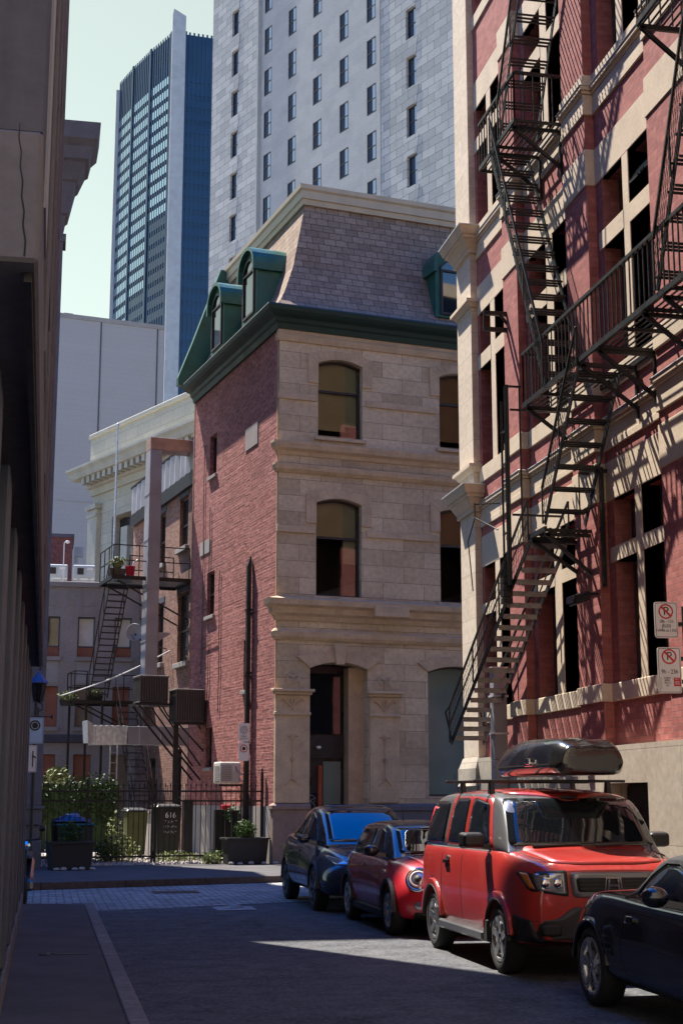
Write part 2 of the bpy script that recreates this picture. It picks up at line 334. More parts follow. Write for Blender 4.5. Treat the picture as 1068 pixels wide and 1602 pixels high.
def window_glass():
    m, t, p = nodes('window_glass'); p.inputs['Base Color'].default_value = rgb((.9, .95, .93)); p.inputs['Roughness'].default_value = .02; p.inputs['IOR'].default_value = 1.7
    tr = t.nodes.new("ShaderNodeBsdfTransparent"); tr.inputs[0].default_value = rgb((.95, .97, .95)); gl = t.nodes.new("ShaderNodeBsdfGlossy"); gl.inputs['Roughness'].default_value = .03
    fr = t.nodes.new("ShaderNodeFresnel"); fr.inputs[0].default_value = 1.75; mx_ = t.nodes.new("ShaderNodeMixShader"); v = coords(t, uv=False)
    b = N(t, "ShaderNodeBump", Strength=.05, Distance=.02); t.links.new(noise(t, v, 1.2, 2), b.inputs['Height']); t.links.new(b.outputs[0], gl.inputs['Normal'])
    t.links.new(fr.outputs[0], mx_.inputs[0]); t.links.new(tr.outputs[0], mx_.inputs[1]); t.links.new(gl.outputs[0], mx_.inputs[2]); t.links.new(mx_.outputs[0], t.nodes['Material Output'].inputs[0]); return m
M['window_glass'] = window_glass()
M['cream_blind'] = plain('cream_blind', (.84, .79, .64), .8, 0, .08, 2)
M['grey_curtain'] = plain('grey_curtain', (.60, .72, .68), .8, 0, .1, 2)  # tint of the sky reflection painted in the stone front windows
M['rag'] = plain('rag', (.22, .24, .26), .6, 0, .3, 6)
M['blind_grey'] = plain('blind_grey', (.11, .12, .13), .4, 0, .15, 2)
M['tower_blind'] = plain('tower_blind', (.40, .48, .54), .6, 0, .15, .5)  # colour of the sky reflection painted on the stone tower panes
# ================================================================ the ground
def asphalt():
    m, t, p = nodes('asphalt'); v = coords(t, uv=False); n = noise(t, v, .5, 6, .6); f = noise(t, v, 22, 4, .8); g = noise(t, v, 5, 6, .7)
    wv = N(t, "ShaderNodeTexVoronoi", Scale=.35); wv.feature = 'DISTANCE_TO_EDGE'; ds = t.nodes.new("ShaderNodeVectorMath"); ds.operation = 'ADD'
    nz = N(t, "ShaderNodeTexNoise", Scale=1.6, Detail=5.0); t.links.new(v, nz.inputs['Vector']); t.links.new(v, ds.inputs[0]); t.links.new(nz.outputs['Color'], ds.inputs[1]); t.links.new(ds.outputs[0], wv.inputs['Vector'])
    crack = ramp(t, wv.outputs['Distance'], .0, .012, 1, 0)
    col = mixc(t, (.034, .038, .047), (.094, .096, .104), ramp(t, noise(t, v, 2.6, 8, .75), .38, .62))
    col = mixc(t, col, (.20, .195, .19), ramp(t, f, .54, .64, 0, .85)); col = mixc(t, col, (.018, .018, .02), ramp(t, f, .45, .33, 0, .85))
    col = mixc(t, col, (.028, .028, .03), ramp(t, g, .55, .68, 0, .6)); col = mixc(t, col, (.014, .014, .015), ramp(t, crack, 0, 1, 0, .55)); col = mixc(t, col, (.12, .115, .11), ramp(t, noise(t, v, 1.1, 7, .65), .56, .72, 0, .45)); t.links.new(col, p.inputs['Base Color'])
    t.links.new(ramp(t, n, .3, .7, .75, .92), p.inputs['Roughness']); bump(t, p, f, .5, .006); p.inputs['Specular IOR Level'].default_value = .3; return m
M['asphalt'] = asphalt()
M['cobble'] = masonry('cobble', (.20, .20, .205), (.42, .41, .40), (.05, .048, .045), .26, .15, .016, .3, .9, rough=.7, stain=(.45, .8), stainc=(.14, .14, .145), dist=.03)
M['pavement'] = plain('pavement', (.085, .08, .082), .9, var=.45, scale=1.4, bumpk=.6, fine=20, spec=.25)
M['kerb_stone'] = masonry('kerb_stone', (.17, .16, .155), (.23, .215, .205), (.03, .03, .03), 1.3, 1.3, .012, .25, .4, offset=0, stain=(.45, .75), stainc=(.13, .125, .12))
M['far_kerb'] = masonry('far_kerb', (.085, .065, .06), (.12, .095, .085), (.03, .03, .03), 1.6, 1.6, .014, .3, .4, offset=0, stain=(.45, .75))
M['earth'] = plain('earth', (.16, .145, .125), .95, var=.3, scale=.4, fine=9)
def flat(name, poly, z, mat, kind='structure'):
    mb = MB(); mb.add([(x, y, z) for x, y in poly], [tuple(range(len(poly)))]); return tag(mb.build(name, mat, recalc=False), kind=kind)
def slab(name, poly, z0, z1, mat):
    mb = MB(); mb.prism(poly, lambda a, b, d: (a, b, d), z0, z1); return tag(mb.build(name, mat, bevel=.012), kind='structure')
flat('ground', [(-900, -900), (900, -900), (900, 900), (-900, 900)], -.03, M['earth'])
KF = lambda x: 28.75 + .34 * x                      # face of the far kerb
flat('road', [(.7, -40), (6.5, -40), (6.5, 27), (.7, 27)], 0, M['asphalt'])
def cobble_sheet():
    import random as _r
    r = _r.Random(3); edge = [(x / 4, 23.0 + .42 * (x / 4) + r.uniform(-.06, .06)) for x in range(3, 27)]
    poly = [(-40, 23.0), (.7, 23.0)] + edge + [(26, 25), (60, 25), (60, KF(0) + 22), (-40, KF(-40) + 8)]
    poly = [(-40, 23.3)] + edge + [(60, 26), (60, 49.2), (-40, 15.2 + 8)]
    poly = [(-.6, 23.05)] + edge + [(40, 26), (40, KF(40)), (-.6, KF(-.6))]
    flat('cobbled_street', poly, .004, M['cobble'])
    flat('side_street', [(-40, 23.6), (-.6, 23.6), (-.6, KF(-.6)), (-40, KF(-.6))], .004, M['cobble'])
cobble_sheet()
slab('pavement', [(-.6, -12), (.645, -12), (.645, 23.35), (-.6, 23.35)], -.02, .12, M['pavement'])
slab('kerb', [(.648, -12), (.80, -12), (.80, 23.4), (.648, 23.4)], -.02, .123, M['kerb_stone'])
slab('pavement', [(6.52, -12), (7.6, -12), (7.6, 25.3), (6.52, 25.3)], -.02, .12, M['pavement'])
slab('kerb', [(6.4, -12), (6.517, -12), (6.517, 25.4), (6.4, 25.4)], -.02, .123, M['kerb_stone'])
slab('far_kerb', [(-40, KF(-.6)), (-.6, KF(-.6)), (40, KF(40)), (40, KF(40) + .22), (-.6, KF(-.6) + .22), (-40, KF(-.6) + .22)], -.02, .14, M['far_kerb'])
slab('far_pavement', [(-40, KF(-.6) + .223), (-.6, KF(-.6) + .223), (40, KF(40) + .223), (40, 62), (-40, 62)], -.02, .136, M['pavement'])

# ================================================================ red brick warehouse on the right
red = thing('brick_warehouse', 'tall red brick warehouse with tan stone bands, piers and paired windows beside the parked cars', 'building', (7.4, 25.3, 0))
FX = 7.4
PR = lambda u, d, z: (FX + d, u, z)
SEG = [(8, 15.2, 0), (15.2, 16.35, .14), (16.35, 18.5, 0), (18.5, 19.4, .14), (19.4, 21.7, 0), (21.7, 22.45, .14), (22.45, 24.4, 0)]
BAYS = [(16.35, 18.5, [(16.55, 17.3), (17.5, 18.25)]), (19.4, 21.7, [(19.6, 20.34), (20.64, 21.5)]), (22.45, 24.4, [(22.65, 23.35), (23.6, 24.28)]), (8, 15.2, [(9.1, 9.85), (10.05, 10.8), (12.4, 13.15), (13.35, 14.1)])]
TIERS = [(3.2, 4.82, 1), (5.02, 5.67, 0), (7.46, 9.27, 1), (9.53, 10.3, 0), (12.0, 13.45, 1), (13.7, 14.3, 0), (16.2, 18.0, 1), (18.25, 19.0, 0)]
mb = MB()
for a, b, lights in BAYS:
    wall(mb, PR, a, b, 2.37, 20, [(l0, l1, z0, z1) for l0, l1 in lights for z0, z1, _ in TIERS], .36)
wbox(mb, PR, 8, 24.4, .8, 14, 2.37, 20); wbox(mb, PR, 24.42, 25.28, .15, 14, .02, 20)
mb.build('wall', M['red_brick'], red, True)
mb = MB(); wall(mb, lambda u, d, z: (u, 25.28 - d, z), 7.4, 21, .02, 20, [(x, x + 1.3, z, z + 2.6) for x in (9, 11.2, 14, 16.2) for z in (3.2, 7.6, 12.0)], .3); mb.box(7.6, 21, 24.5, 24.9, .02, 20); mb.build('gable_wall', M['tan_stone'], red, True)
for a, b, p in SEG:
    if p:
        mb = MB(); wbox(mb, PR, a, b, -p, .2, 2.37, 20); mb.build('pier', M['red_brick'], red, True)
mb = MB(); op = [(17.1, 18.36, .13, 1.89), (12.5, 13.8, .13, 1.89)]
wall(mb, PR, 8, 24.4, .02, 2.37, op, .5, -.16); wbox(mb, PR, 8, 24.4, .34, .4, .02, 2.36)
mb.add([PR(8, -.16, 2.37), PR(24.4, -.16, 2.37), PR(24.4, .1, 2.37), PR(8, .1, 2.37)], [(0, 1, 2, 3)]); mb.build('plinth', M['base_stone'], red, True)
for o in op:
    mb = MB(); wbox(mb, PR, o[0] + .01, o[1] - .01, .1, .2, .13, 1.88)
    for k in range(5): wbox(mb, PR, o[0] + .05, o[1] - .05, .06, .1, .3 + k * .32, .56 + k * .32)
    mb.build('cellar_door', M['black'], red, True)
def band(name, z0, z1, proj, mat=M['tan_trim'], lo=8):
    mb = MB()
    for i, (a, b, p) in enumerate(SEG):
        e = .0 if not p else proj * .98
        wbox(mb, PR, a - e, b + e, -p - proj, .1, z0, z1)
    return mb.build(name, mat, red, True, bevel=.008)
for z0, z1 in ((2.96, 3.2), (7.18, 7.46), (11.83, 12.0), (15.95, 16.2)): band('sill_band', z0, z1, .03)
for z0, z1 in ((5.67, 6.22), (10.3, 10.85), (14.3, 14.85), (19.0, 19.5)): band('lintel_band', z0, z1, .016)
for zc in (6.38, 11.38):
    band('cornice', zc, zc + .10, .028); band('cornice', zc + .10, zc + .32, .016); band('cornice', zc + .32, zc + .37, .04); band('cornice', zc + .37, zc + .43, .068)
    band('cornice_flashing', zc + .43, zc + .45, .08, M['galvanised'])
for a, b, lights in BAYS:
    prs = [lights[i:i + 2] for i in range(0, len(lights), 2)]
    for (l0, l1) in prs:
        for (z0, z1) in ((3.2, 5.67), (7.46, 10.3), (12.0, 14.3), (16.2, 19.0)):
            mb = MB(); wbox(mb, PR, l0[1], l1[0], -.014, .35, z0, z1); mb.build('mullion', M['tan_trim'], red, True)
        for (z0, z1) in ((4.82, 5.02), (9.27, 9.53), (13.45, 13.7), (18.0, 18.25)):
            for l in (l0, l1):
                mb = MB(); wbox(mb, PR, l[0] - (.14 if l is l0 else 0), l[1] + (0 if l is l0 else .14), -.02, .35, z0, z1); mb.build('transom', M['tan_trim'], red, True)
    for l0, l1 in lights:
        for z0, z1, tall in TIERS:
            if z0 > 16 and l0 > 19: continue
            fo = window(red, PR, l0 + .004, l1 - .004, z0 + .004, z1 - .004, .24, M['sash'], M['dark_glass'], bars=[(z0 + z1) / 2] if tall else (), world=True, fw=.055)
            if (int(l0 * 7) + int(z0 * 3)) % 3 != 0:
                mb = MB(); wbox(mb, PR, l0 + .06, l0 + .06 + (.26 if z0 < 9 else .34), .262, .272, z0 + .06 if not tall else (z0 + z1) / 2 + .03, z1 - .06); mb.build('blind', M['blind_grey'], fo, True)
# one casement hangs open with its pane tilted out
mb = MB(); mb.hexa([(7.62, 16.6, 10.22), (7.62, 17.22, 10.22), (7.64, 17.22, 10.22), (7.64, 16.6, 10.22), (7.36, 16.6, 9.80), (7.36, 17.22, 9.80), (7.38, 17.22, 9.79), (7.38, 16.6, 9.79)])
mb.build('open_casement', M['sky_glass'], red, True)
mb = MB(); wbox(mb, PR, 24.4, 25.3, -.13, .3, 2.37, 20); pil = mb.build('stone_pilaster', M['tan_stone'], red, True)
def stack(name, layers, par, mat=M['tan_trim']):
    mb = MB()
    for z0, z1, p0, p1 in layers:
        mb.hexa([PR(24.4 - p0, -.13 - p0, z0), PR(25.3 + p0, -.13 - p0, z0), PR(25.3 + p0, .4, z0), PR(24.4 - p0, .4, z0), PR(24.4 - p1, -.13 - p1, z1), PR(25.3 + p1, -.13 - p1, z1), PR(25.3 + p1, .4, z1), PR(24.4 - p1, .4, z1)])
    return mb.build(name, mat, par, True)
for zc in (6.68, 11.52): stack('capital', [(zc, zc + .08, .05, .05), (zc + .08, zc + .24, .06, .15), (zc + .24, zc + .30, .18, .18), (zc + .30, zc + .44, .21, .265)], pil); stack('capital_flashing', [(zc + .44, zc + .46, .28, .28)], pil, M['galvanised'])
for zc in (7.40, 10.48): stack('moulding', [(zc, zc + .08, .02, .08), (zc + .08, zc + .14, .11, .11)], pil)
stack('pilaster_base', [(.1, 1.9, .06, .06), (1.9, 2.0, .1, .05), (2.0, 2.2, .09, .09), (2.2, 2.38, .08, .02)], pil, M['base_stone'])
mb = MB()
wbox(mb, PR, 8, 25.4, -.1, 14, 20.003, 20.5); mb.build('parapet', M['tan_trim'], red, True)

# ---------------------------------------------------------------- fire escape
fe = thing('fire_escape', 'black iron fire escape zigzagging up the front of the red brick warehouse', 'fire escape', (7.2, 19, 0))
XO, XI = 6.6, 7.2
IR = M['black_iron']
def platform(y0, y1, z, x1=7.38, name='landing', holes=()):
    mb = MB()
    for x in (XO, x1 - .02): mb.bar((x, y0, z), (x, y1, z), .035, .07)
    n = max(2, round((y1 - y0) / .75))
    for k in range(n + 1):
        y = y0 + (y1 - y0) * k / n; mb.bar((XO, y, z - .02), (x1, y, z - .02), .03, .045)
    x = XO + .07
    while x < x1 - .05:
        segs = [(y0, y1)]
        for (h0, h1, hx) in holes:
            if x > XO + .02 and x < hx: segs = [s for a, b in segs for s in ((a, min(b, h0)), (max(a, h1), b)) if s[1] - s[0] > .05]
        for a, b in segs: mb.bar((x, a, z + .01), (x, b, z + .01), .026, .01)
        x += .085
    return mb.build(name, IR, fe, True)
def railing(pts, h, par=None, gap=.14, mid=False, name='railing', r=.016):
    mb = MB()
    for a, b in zip(pts, pts[1:]):
        a, b = Vector(a), Vector(b); u = Vector((0, 0, h)); mb.bar(a + u, b + u, .045, .045)
        if mid: mb.bar(a + u * .5, b + u * .5, .025, .025)
        n = max(1, round((b - a).length / gap))
        for k in range(n + 1):
            q = a.lerp(b, k / n); mb.bar(q, q + u, r, r)
    return mb.build(name, IR, par or fe, True)
def bracket(y, z0, z1, xo=XO, xm=None):
    mb = MB(); mb.bar((7.38, y, z0), (xo + .02, y, z1 - .05), .04, .05); mb.bar((7.37, y, z0 - .12), (7.37, y, z1), .05, .04); mb.bar((7.38, y, z1 - .05), (xo, y, z1 - .05), .04, .05); return mb.build('bracket', IR, fe, True)
def flight(A, B, n, x0=XO, x1=XI, guard=True, treadmat=IR, depth=.2, rail_h=.75, kind='grate', inner=True, ext=None):
    """a flight between two (Y, z) points; stringers, treads, handrail and mesh guard are its parts"""
    a, b = Vector((0, A[0], A[1])), Vector((0, B[0], B[1])); d = (b - a); mb = MB()
    for x in (x0, x1): mb.bar((x, a.y, a.z), (x, b.y, b.z), .018, .085)
    st = mb.build('stair_flight', M['black_iron'], fe, True)
    for k in range(n):
        q = a + d * ((k + .5) / n); t = MB(); sgn = 1 if d.y > 0 else -1
        if kind == 'grate':
            for j in range(3): y = q.y - depth / 2 + depth * j / 2; t.bar((x0, y, q.z + .03), (x1, y, q.z + .03), .016, .03)
        else:
            for j in range(4): y = q.y - depth / 2 + depth * j / 3; t.bar((x0 + .01, y, q.z + .03), (x1 - .01, y, q.z + .03), .022, .02)
            for x in (x0 + .03, (x0 + x1) / 2, x1 - .03): t.bar((x, q.y - depth / 2, q.z + .012), (x, q.y + depth / 2, q.z + .012), .03, .012)
            t.bar((x0 + .01, q.y - depth / 2 - .012, q.z + .0), (x1 - .01, q.y - depth / 2 - .012, q.z + .0), .006, .075)
        t.build('tread', treadmat, st, True)
    up = Vector((0, 0, rail_h)); h = MB()
    for x in ((x0 - .03, x1 + .03) if inner else (x0 - .03,)):
        X = Vector((x, 0, 0)); h.bar(a + up + X, b + up + X, .03, .03)
        if kind != 'grate': h.bar(a + up * .5 + X, b + up * .5 + X, .016, .016)
        m = max(2, round(d.length / 1.5))
        for k in range(m + 1): q = a + d * (k / m); h.bar(q + X, q + X + up, .02, .02)
    h.build('handrail', IR, st, True)
    if guard:
        g = MB(); X = Vector((x0 - .03, 0, 0)); L = d.length; c = int(L / .13); hz = rail_h * .95
        for k in range(c): q = a + d * (k / c); g.bar(q + X, q + X + Vector((0, 0, hz)), .0045, .0045)
        for j in range(1, 5): q = Vector((0, 0, hz * j / 5)); g.bar(a + X + q, b + X + q, .0045, .0045)
        g.build('mesh_guard', IR, st, True)
    return st
platform(19.65, 21.5, 11.81); railing([(7.36, 19.65, 11.83), (XO, 19.65, 11.83), (XO, 21.5, 11.83)], .75)
for y in (19.8, 20.75): bracket(y, 11.15, 11.8)
platform(12.2, 19.58, 7.29, name='balcony', holes=((16.9, 17.75, 7.2),)); railing([(7.36, 12.2, 7.31), (XO, 12.2, 7.31), (XO, 19.56, 7.31), (7.3, 19.56, 7.31)], .75)
for y in (14.6, 15.2, 16.65, 17.25, 19.45): bracket(y, 6.66, 7.27)
platform(12.0, 15.0, 10.8, name='balcony'); railing([(7.36, 12.0, 10.82), (XO, 12.0, 10.82), (XO, 15.0, 10.82), (7.36, 15.0, 10.82)], .75)
for y in (12.3, 14.95): bracket(y, 10.1, 10.78)
platform(18.75, 19.42, 5.33); bracket(18.8, 4.62, 5.31); bracket(19.35, 4.75, 5.31)
railing([(7.3, 18.75, 5.35), (XO + .5, 18.75, 5.35)], .78, gap=.25)
flight((23.72, 2.6), (19.42, 5.28), 19, x1=7.15, treadmat=M['worn_iron'], kind='plank', depth=.18, rail_h=.58)
mb = MB(); mb.tube([(6.57, 23.6, 2.66), (6.57, 23.95, 3.12), (6.57, 23.7, 3.2)], .017); mb.tube([(7.18, 23.6, 2.66), (7.18, 23.95, 3.12), (7.18, 23.7, 3.2)], .017); mb.build('handrail_end', IR, fe, True)
flight((18.78, 5.4), (17.3, 7.25), 7, x1=7.18, rail_h=.5, inner=False)
flight((18.62, 7.35), (20.85, 11.78), 16, rail_h=.62, inner=False)
flight((20.4, 11.84), (17.6, 16.6), 17, rail_h=.62, inner=False)
flight((14.75, 7.35), (13.1, 10.78), 12, rail_h=.62, inner=False)
platform(16.6, 18.0, 16.6)
mb = MB()
for y, r in ((20.2, .03), (20.28, .022), (20.48, .018)): mb.tube([(XO - .05, y, 4.75), (XO - .05, y, 7.6 if y > 20.4 else 7.78)], r, 8)
mb.tube([(6.75, 20.2, 5.5), (6.75, 20.2, 7.74)], .015, 6); mb.bar((XO - .05, 20.2, 7.76), (6.78, 20.2, 7.76), .03, .03)
for z in (5.25, 5.55, 6.6, 7.1): mb.bar((XO - .05, 20.2, z), (XO - .05, 20.5, z), .03, .02)
mb.bar((6.6, 20.2, 7.4), (7.38, 20.2, 7.4), .03, .03); mb.bar((6.6, 20.2, 5.8), (7.38, 20.2, 5.8), .03, .03)
for k in range(4): mb.box(XO - .12, XO + .02, 20.33, 20.47, 4.5 + k * .1, 4.59 + k * .1)
mb.build('counterweight_post', IR, fe, True)
mb = MB(); mb.bar((7.3, 18.42, 4.5), (7.3, 18.42, 6.15), .05, .05); mb.bar((7.3, 18.42, 5.3), (7.3, 18.8, 5.3), .04, .05); mb.bar((7.0, 18.42, 6.1), (7.38, 18.42, 6.1), .04, .05); mb.build('support_post', IR, fe, True)
mb = MB(); mb.tube([(7.0, 23.9, 6.05), (6.95, 23.3, 6.35), (7.0, 22.2, 5.95)], .012, 6); mb.tube([(6.95, 23.3, 6.33), (6.95, 23.3, 6.6)], .014, 6)
mb.tube([(7.0, 23.9, 6.05), (7.1, 24.0, 5.2)], .012, 6); mb.tube([(6.95, 23.3, 6.58), (7.39, 23.3, 6.62)], .012, 6)
hk = mb.build('cable_hook', IR); tag(hk, 'thin forked iron cable hook hanging beside the stone corner pilaster', 'hook')
sb = thing('sign_bracket', 'empty black iron sign bracket standing out from the red brick beside the tall windows', 'bracket', (7.4, 22.3, 9.3))
mb = MB(); mb.bar((7.37, 22.3, 8.98), (7.37, 22.3, 9.78), .08, .05); mb.tube([(7.3, 22.3, 9.7), (7.3, 22.3, 9.86)], .035, 8); mb.build('wall_plate', IR, sb, True)
mb = MB(); mb.bar((7.36, 22.3, 9.64), (6.86, 22.3, 9.64), .06, .07); mb.bar((7.36, 22.3, 9.36), (6.86, 22.3, 9.36), .06, .07); mb.bar((6.87, 22.3, 9.33), (6.87, 22.3, 9.67), .03, .03); mb.bar((7.33, 22.3, 9.4), (7.15, 22.3, 9.62), .04, .04); mb.build('arm', IR, sb, True)
sp = thing('flood_lamp', 'small black flood lamp fixed to the brick pier under the iron landing', 'lamp', (7.25, 18.9, 4.3))
mb = MB(); mb.bar((7.26, 18.6, 4.42), (7.05, 18.6, 4.42), .03, .03); mb.build('arm', IR, sp, True)
mb = MB(); mb.hexa([(6.9, 18.45, 4.25), (7.1, 18.45, 4.32), (7.1, 18.75, 4.32), (6.9, 18.75, 4.25), (6.86, 18.43, 4.38), (7.1, 18.45, 4.45), (7.1, 18.75, 4.45), (6.86, 18.77, 4.38)]); mb.build('lamp_head', M['black_plastic'], sp, True, bevel=.015)
mb = MB(); mb.box(6.855, 6.87, 18.47, 18.73, 4.28, 4.36); mb.build('lamp_glass', M['chrome'], sp, True)
dp = thing('flue_pipe', 'square silver metal flue standing against the red brick behind the foot of the iron stairs', 'pipe', (7.2, 22.9, 2.3))
mb = MB(); mb.box(7.02, 7.24, 22.66, 22.88, 2.3, 3.72)
mb.build('shaft', M['dull_metal'], dp, True, bevel=.01)
for z in (2.7, 3.3):
    mb = MB(); mb.box(7.0, 7.26, 22.64, 22.9, z, z + .03); mb.build('joint_band', M['galvanised'], dp, True)
mb = MB(); mb.box(6.98, 7.28, 22.62, 22.92, 3.72, 3.78); mb.build('top_flange', M['galvanised'], dp, True); mb = MB(); mb.box(7.02, 7.24, 22.66, 22.88, .12, 2.298); mb.build('lower_shaft', M['dull_metal'], dp, True, bevel=.01)
# ================================================================ corner building: stone front, brick flank, mansard roof
C0 = (5.49, 35.67, 0); RZ = R(10.3)
st = thing('corner_building', 'three storey sandstone corner building with a red brick flank, green cornice and slate mansard roof', 'building', C0, RZ)
PF = lambda u, d, z: (u, d, z)
PS = lambda u, d, z: (d, u, z)
W1 = [(1.07, 2.3, 10.84, 12.80, .14), (4.53, 5.76, 10.84, 12.80, .14), (8.0, 9.2, 10.84, 12.8, .14)]
W2 = [(1.03, 2.27, 6.70, 9.10, .13), (4.50, 5.74, 6.70, 9.10, .13), (8.0, 9.2, 6.7, 9.1, .13)]
DOOR = (.88, 2.43, .15, 4.88, .16); SHOP = (4.10, 5.75, 1.74, 4.88, .16)
mb = MB(); ops = [(o[0], o[1], o[2], o[3] + o[4]) for o in W1 + W2 + [DOOR, SHOP]]
wall(mb, PF, 0, 13, .13, 13.6, ops[:6] + [ops[7]], .32)
# door opening has a much deeper reveal
mb2 = MB()
mbw = MB(); wall(mbw, PF, 0, 13, .13, 13.6, ops[:6] + [ops[7]], .32)
mb = MB(); wall(mb, PF, 0, 3.3, .13, 5.7, [ops[6]], .75); wall(mb, PF, 3.3, 13, .13, 5.7, [ops[7]], .3); wall(mb, PF, 0, 13, 5.7, 13.6, ops[:6], .26)
def spandrel(mb, P, o, depth):
    u0, u1, z1, rise = o[0], o[1], o[3], o[4]; pts = arch_pts(u0, u1, z1, rise); zt = z1 + rise
    for (a, za), (b, zb) in zip(pts, pts[1:]):
        mb.hexa([P(a, .001, za), P(b, .001, zb), P(b, depth, zb), P(a, depth, za), P(a, .001, zt), P(b, .001, zt), P(b, depth, zt), P(a, depth, zt)])
for o in W1 + W2 + [SHOP]: spandrel(mb, PF, o, .25)
spandrel(mb, PF, DOOR, .7)
mb.build('front_wall', M['buff_stone'], st)
mb = MB(); wbox(mb, PF, .9, 13, .9, 8, .13, 13.5); mb.build('inner_wall', M['black'], st)
def hood(o, w=.28, proj=.035, name='window_surround', drop=.55):
    mb = MB(); pts = arch_pts(o[0], o[1], o[3], o[4]); out = arch_pts(o[0] - w, o[1] + w, o[3] + w * .75, o[4] * 1.1)
    for i in range(len(pts) - 1):
        a, b, c, e = pts[i], pts[i + 1], out[i + 1], out[i]
        mb.hexa([(a[0], -proj, a[1]), (b[0], -proj, b[1]), (b[0], .01, b[1]), (a[0], .01, a[1]), (e[0], -proj, e[1]), (c[0], -proj, c[1]), (c[0], .01, c[1]), (e[0], .01, e[1])])
    for s in (0, 1):
        x0, x1 = ((o[0] - w, o[0]), (o[1], o[1] + w))[s]
        if drop: mb.box(x0, x1, -proj, .01, o[3] - drop, o[3]); mb.hexa([(x0, -proj, o[3]), (x1, -proj, o[3]), (x1, .01, o[3]), (x0, .01, o[3]), (x0, -proj, out[0][1] if s == 0 else o[3]), (x1, -proj, o[3] if s == 0 else out[-1][1]), (x1, .01, o[3] if s == 0 else out[-1][1]), (x0, .01, out[0][1] if s == 0 else o[3])])
    return mb.build(name, M['trim_stone'], st, bevel=.006)
for o in W1 + W2: hood(o)
hood(DOOR, .36, .05, 'door_surround', .0); hood(SHOP, .3, .05, 'window_surround', .0)
for o in W1: window(st, PF, o[0], o[1], o[2], o[3], .16, M['dark_frame'], M['window_glass'], bars=[12.1], fw=.055, rise=o[4])
for o in W2: window(st, PF, o[0], o[1], o[2], o[3], .16, M['dark_frame'], M['window_glass'], bars=[8.23], fw=.055, rise=o[4])
for o in W1:
    mb = MB(); mb.box(o[0] + .05, o[0] + .86, .29, .295, o[2] + .25, o[3] + .2); mb.build('blind', M['cream_blind'], st)
    mb = MB(); mb.box(o[0] + .87, o[1] - .05, .31, .315, o[2] + .4, o[3] + .2); mb.build('curtain', M['grey_curtain'], st)  # pale teal strip paints the sky reflected at the window's right edge
    mb = MB(); mb.box(o[0] + .1, o[1] - .1, .30, .7, o[2] - .05, o[2] + .12); mb.build('inner_shelf', M['cream'], st)
for o in W2:
    mb = MB(); mb.box(o[0] + .05, o[0] + .84, .29, .295, 8.25, o[3] + .2); mb.build('blind', M['cream_blind'], st)
    mb = MB(); mb.box(o[0] + .85, o[1] - .05, .31, .315, 7.6, o[3] + .2); mb.build('curtain', M['grey_curtain'], st)  # same painted sky reflection, one storey lower
    mb = MB(); mb.hexa([(o[0], .4, 6.7), (o[1], .4, 6.7), (o[1], .8, 6.7), (o[0], .8, 6.7), (o[0], .4, 6.75), (o[1], .4, 7.15), (o[1], .8, 7.15), (o[0], .8, 6.75)]); mb.build('inner_shelf', M['grey_paint'], st)
window(st, PF, SHOP[0], SHOP[1], SHOP[2], SHOP[3], .2, M['dark_frame'], M['lobby_glass'], fw=.05, rise=.16)
for o in W1 + W2:
    mb = MB(); mb.box(o[0] - .1, o[1] + .1, -.07, .2, o[2] - .1, o[2] - .002); mb.build('sill', M['trim_stone'], st, bevel=.01)
# belt of flush courses beside the upper windows
for z in (11.75, 8.28):
    for a, b in ((-.03, 1.0), (2.4, 4.45), (5.85, 7.9)):
        mb = MB(); mb.box(a, b, -.04, .05, z, z + .17); mb.build('stone_course', M['trim_stone'], st, bevel=.008)
PATH = [(0, 7.85), (0, 0), (13, 0)]; PATHF = [(0, .12), (0, 0), (13, 0)]
def course(name, prof, mat=M['trim_stone'], path=PATHF, par=None, bevel=0):
    mb = MB(); mb.sweep(prof, path); return mb.build(name, mat, par or st, bevel=bevel)
course('string_course', [(-.05, 10.28), (.03, 10.28), (.05, 10.38), (.14, 10.44), (.17, 10.56), (.17, 10.62), (-.05, 10.68)])
course('string_course', [(-.05, 9.82), (.03, 9.82), (.10, 9.9), (.12, 10.0), (.12, 10.04), (-.05, 10.08)])
course('string_course', [(-.05, 6.05), (.05, 6.05), (.08, 6.16), (.17, 6.22), (.20, 6.36), (.30, 6.42), (.32, 6.56), (-.05, 6.66)])
course('string_course', [(-.05, 5.56), (.04, 5.56), (.10, 5.64), (.12, 5.76), (.04, 5.84), (-.05, 5.84)])
course('frieze', [(-.05, 13.30), (.04, 13.30), (.07, 13.42), (.07, 13.46), (.03, 13.5), (.03, 13.6), (-.05, 13.6)])
for x in (3.0, 6.3):   # the lower course breaks forward over the pilasters
    mb = MB(); mb.box(x - .5, x + .45, -.36, .02, 6.2, 6.5); mb.build('cornice_break', M['trim_stone'], st, bevel=.02)
course('plinth', [(-.05, .13), (.10, .13), (.10, 1.40), (.14, 1.44), (.14, 1.52), (.03, 1.58), (-.05, 1.58)], M['plinth_stone'], [(0, .12), (0, 0), (.86, 0)])
course('plinth', [(-.05, .13), (.08, .13), (.08, 1.36), (.12, 1.40), (.12, 1.50), (.02, 1.56), (-.05, 1.56)], M['brown_trim'], [(2.44, 0), (13, 0)])
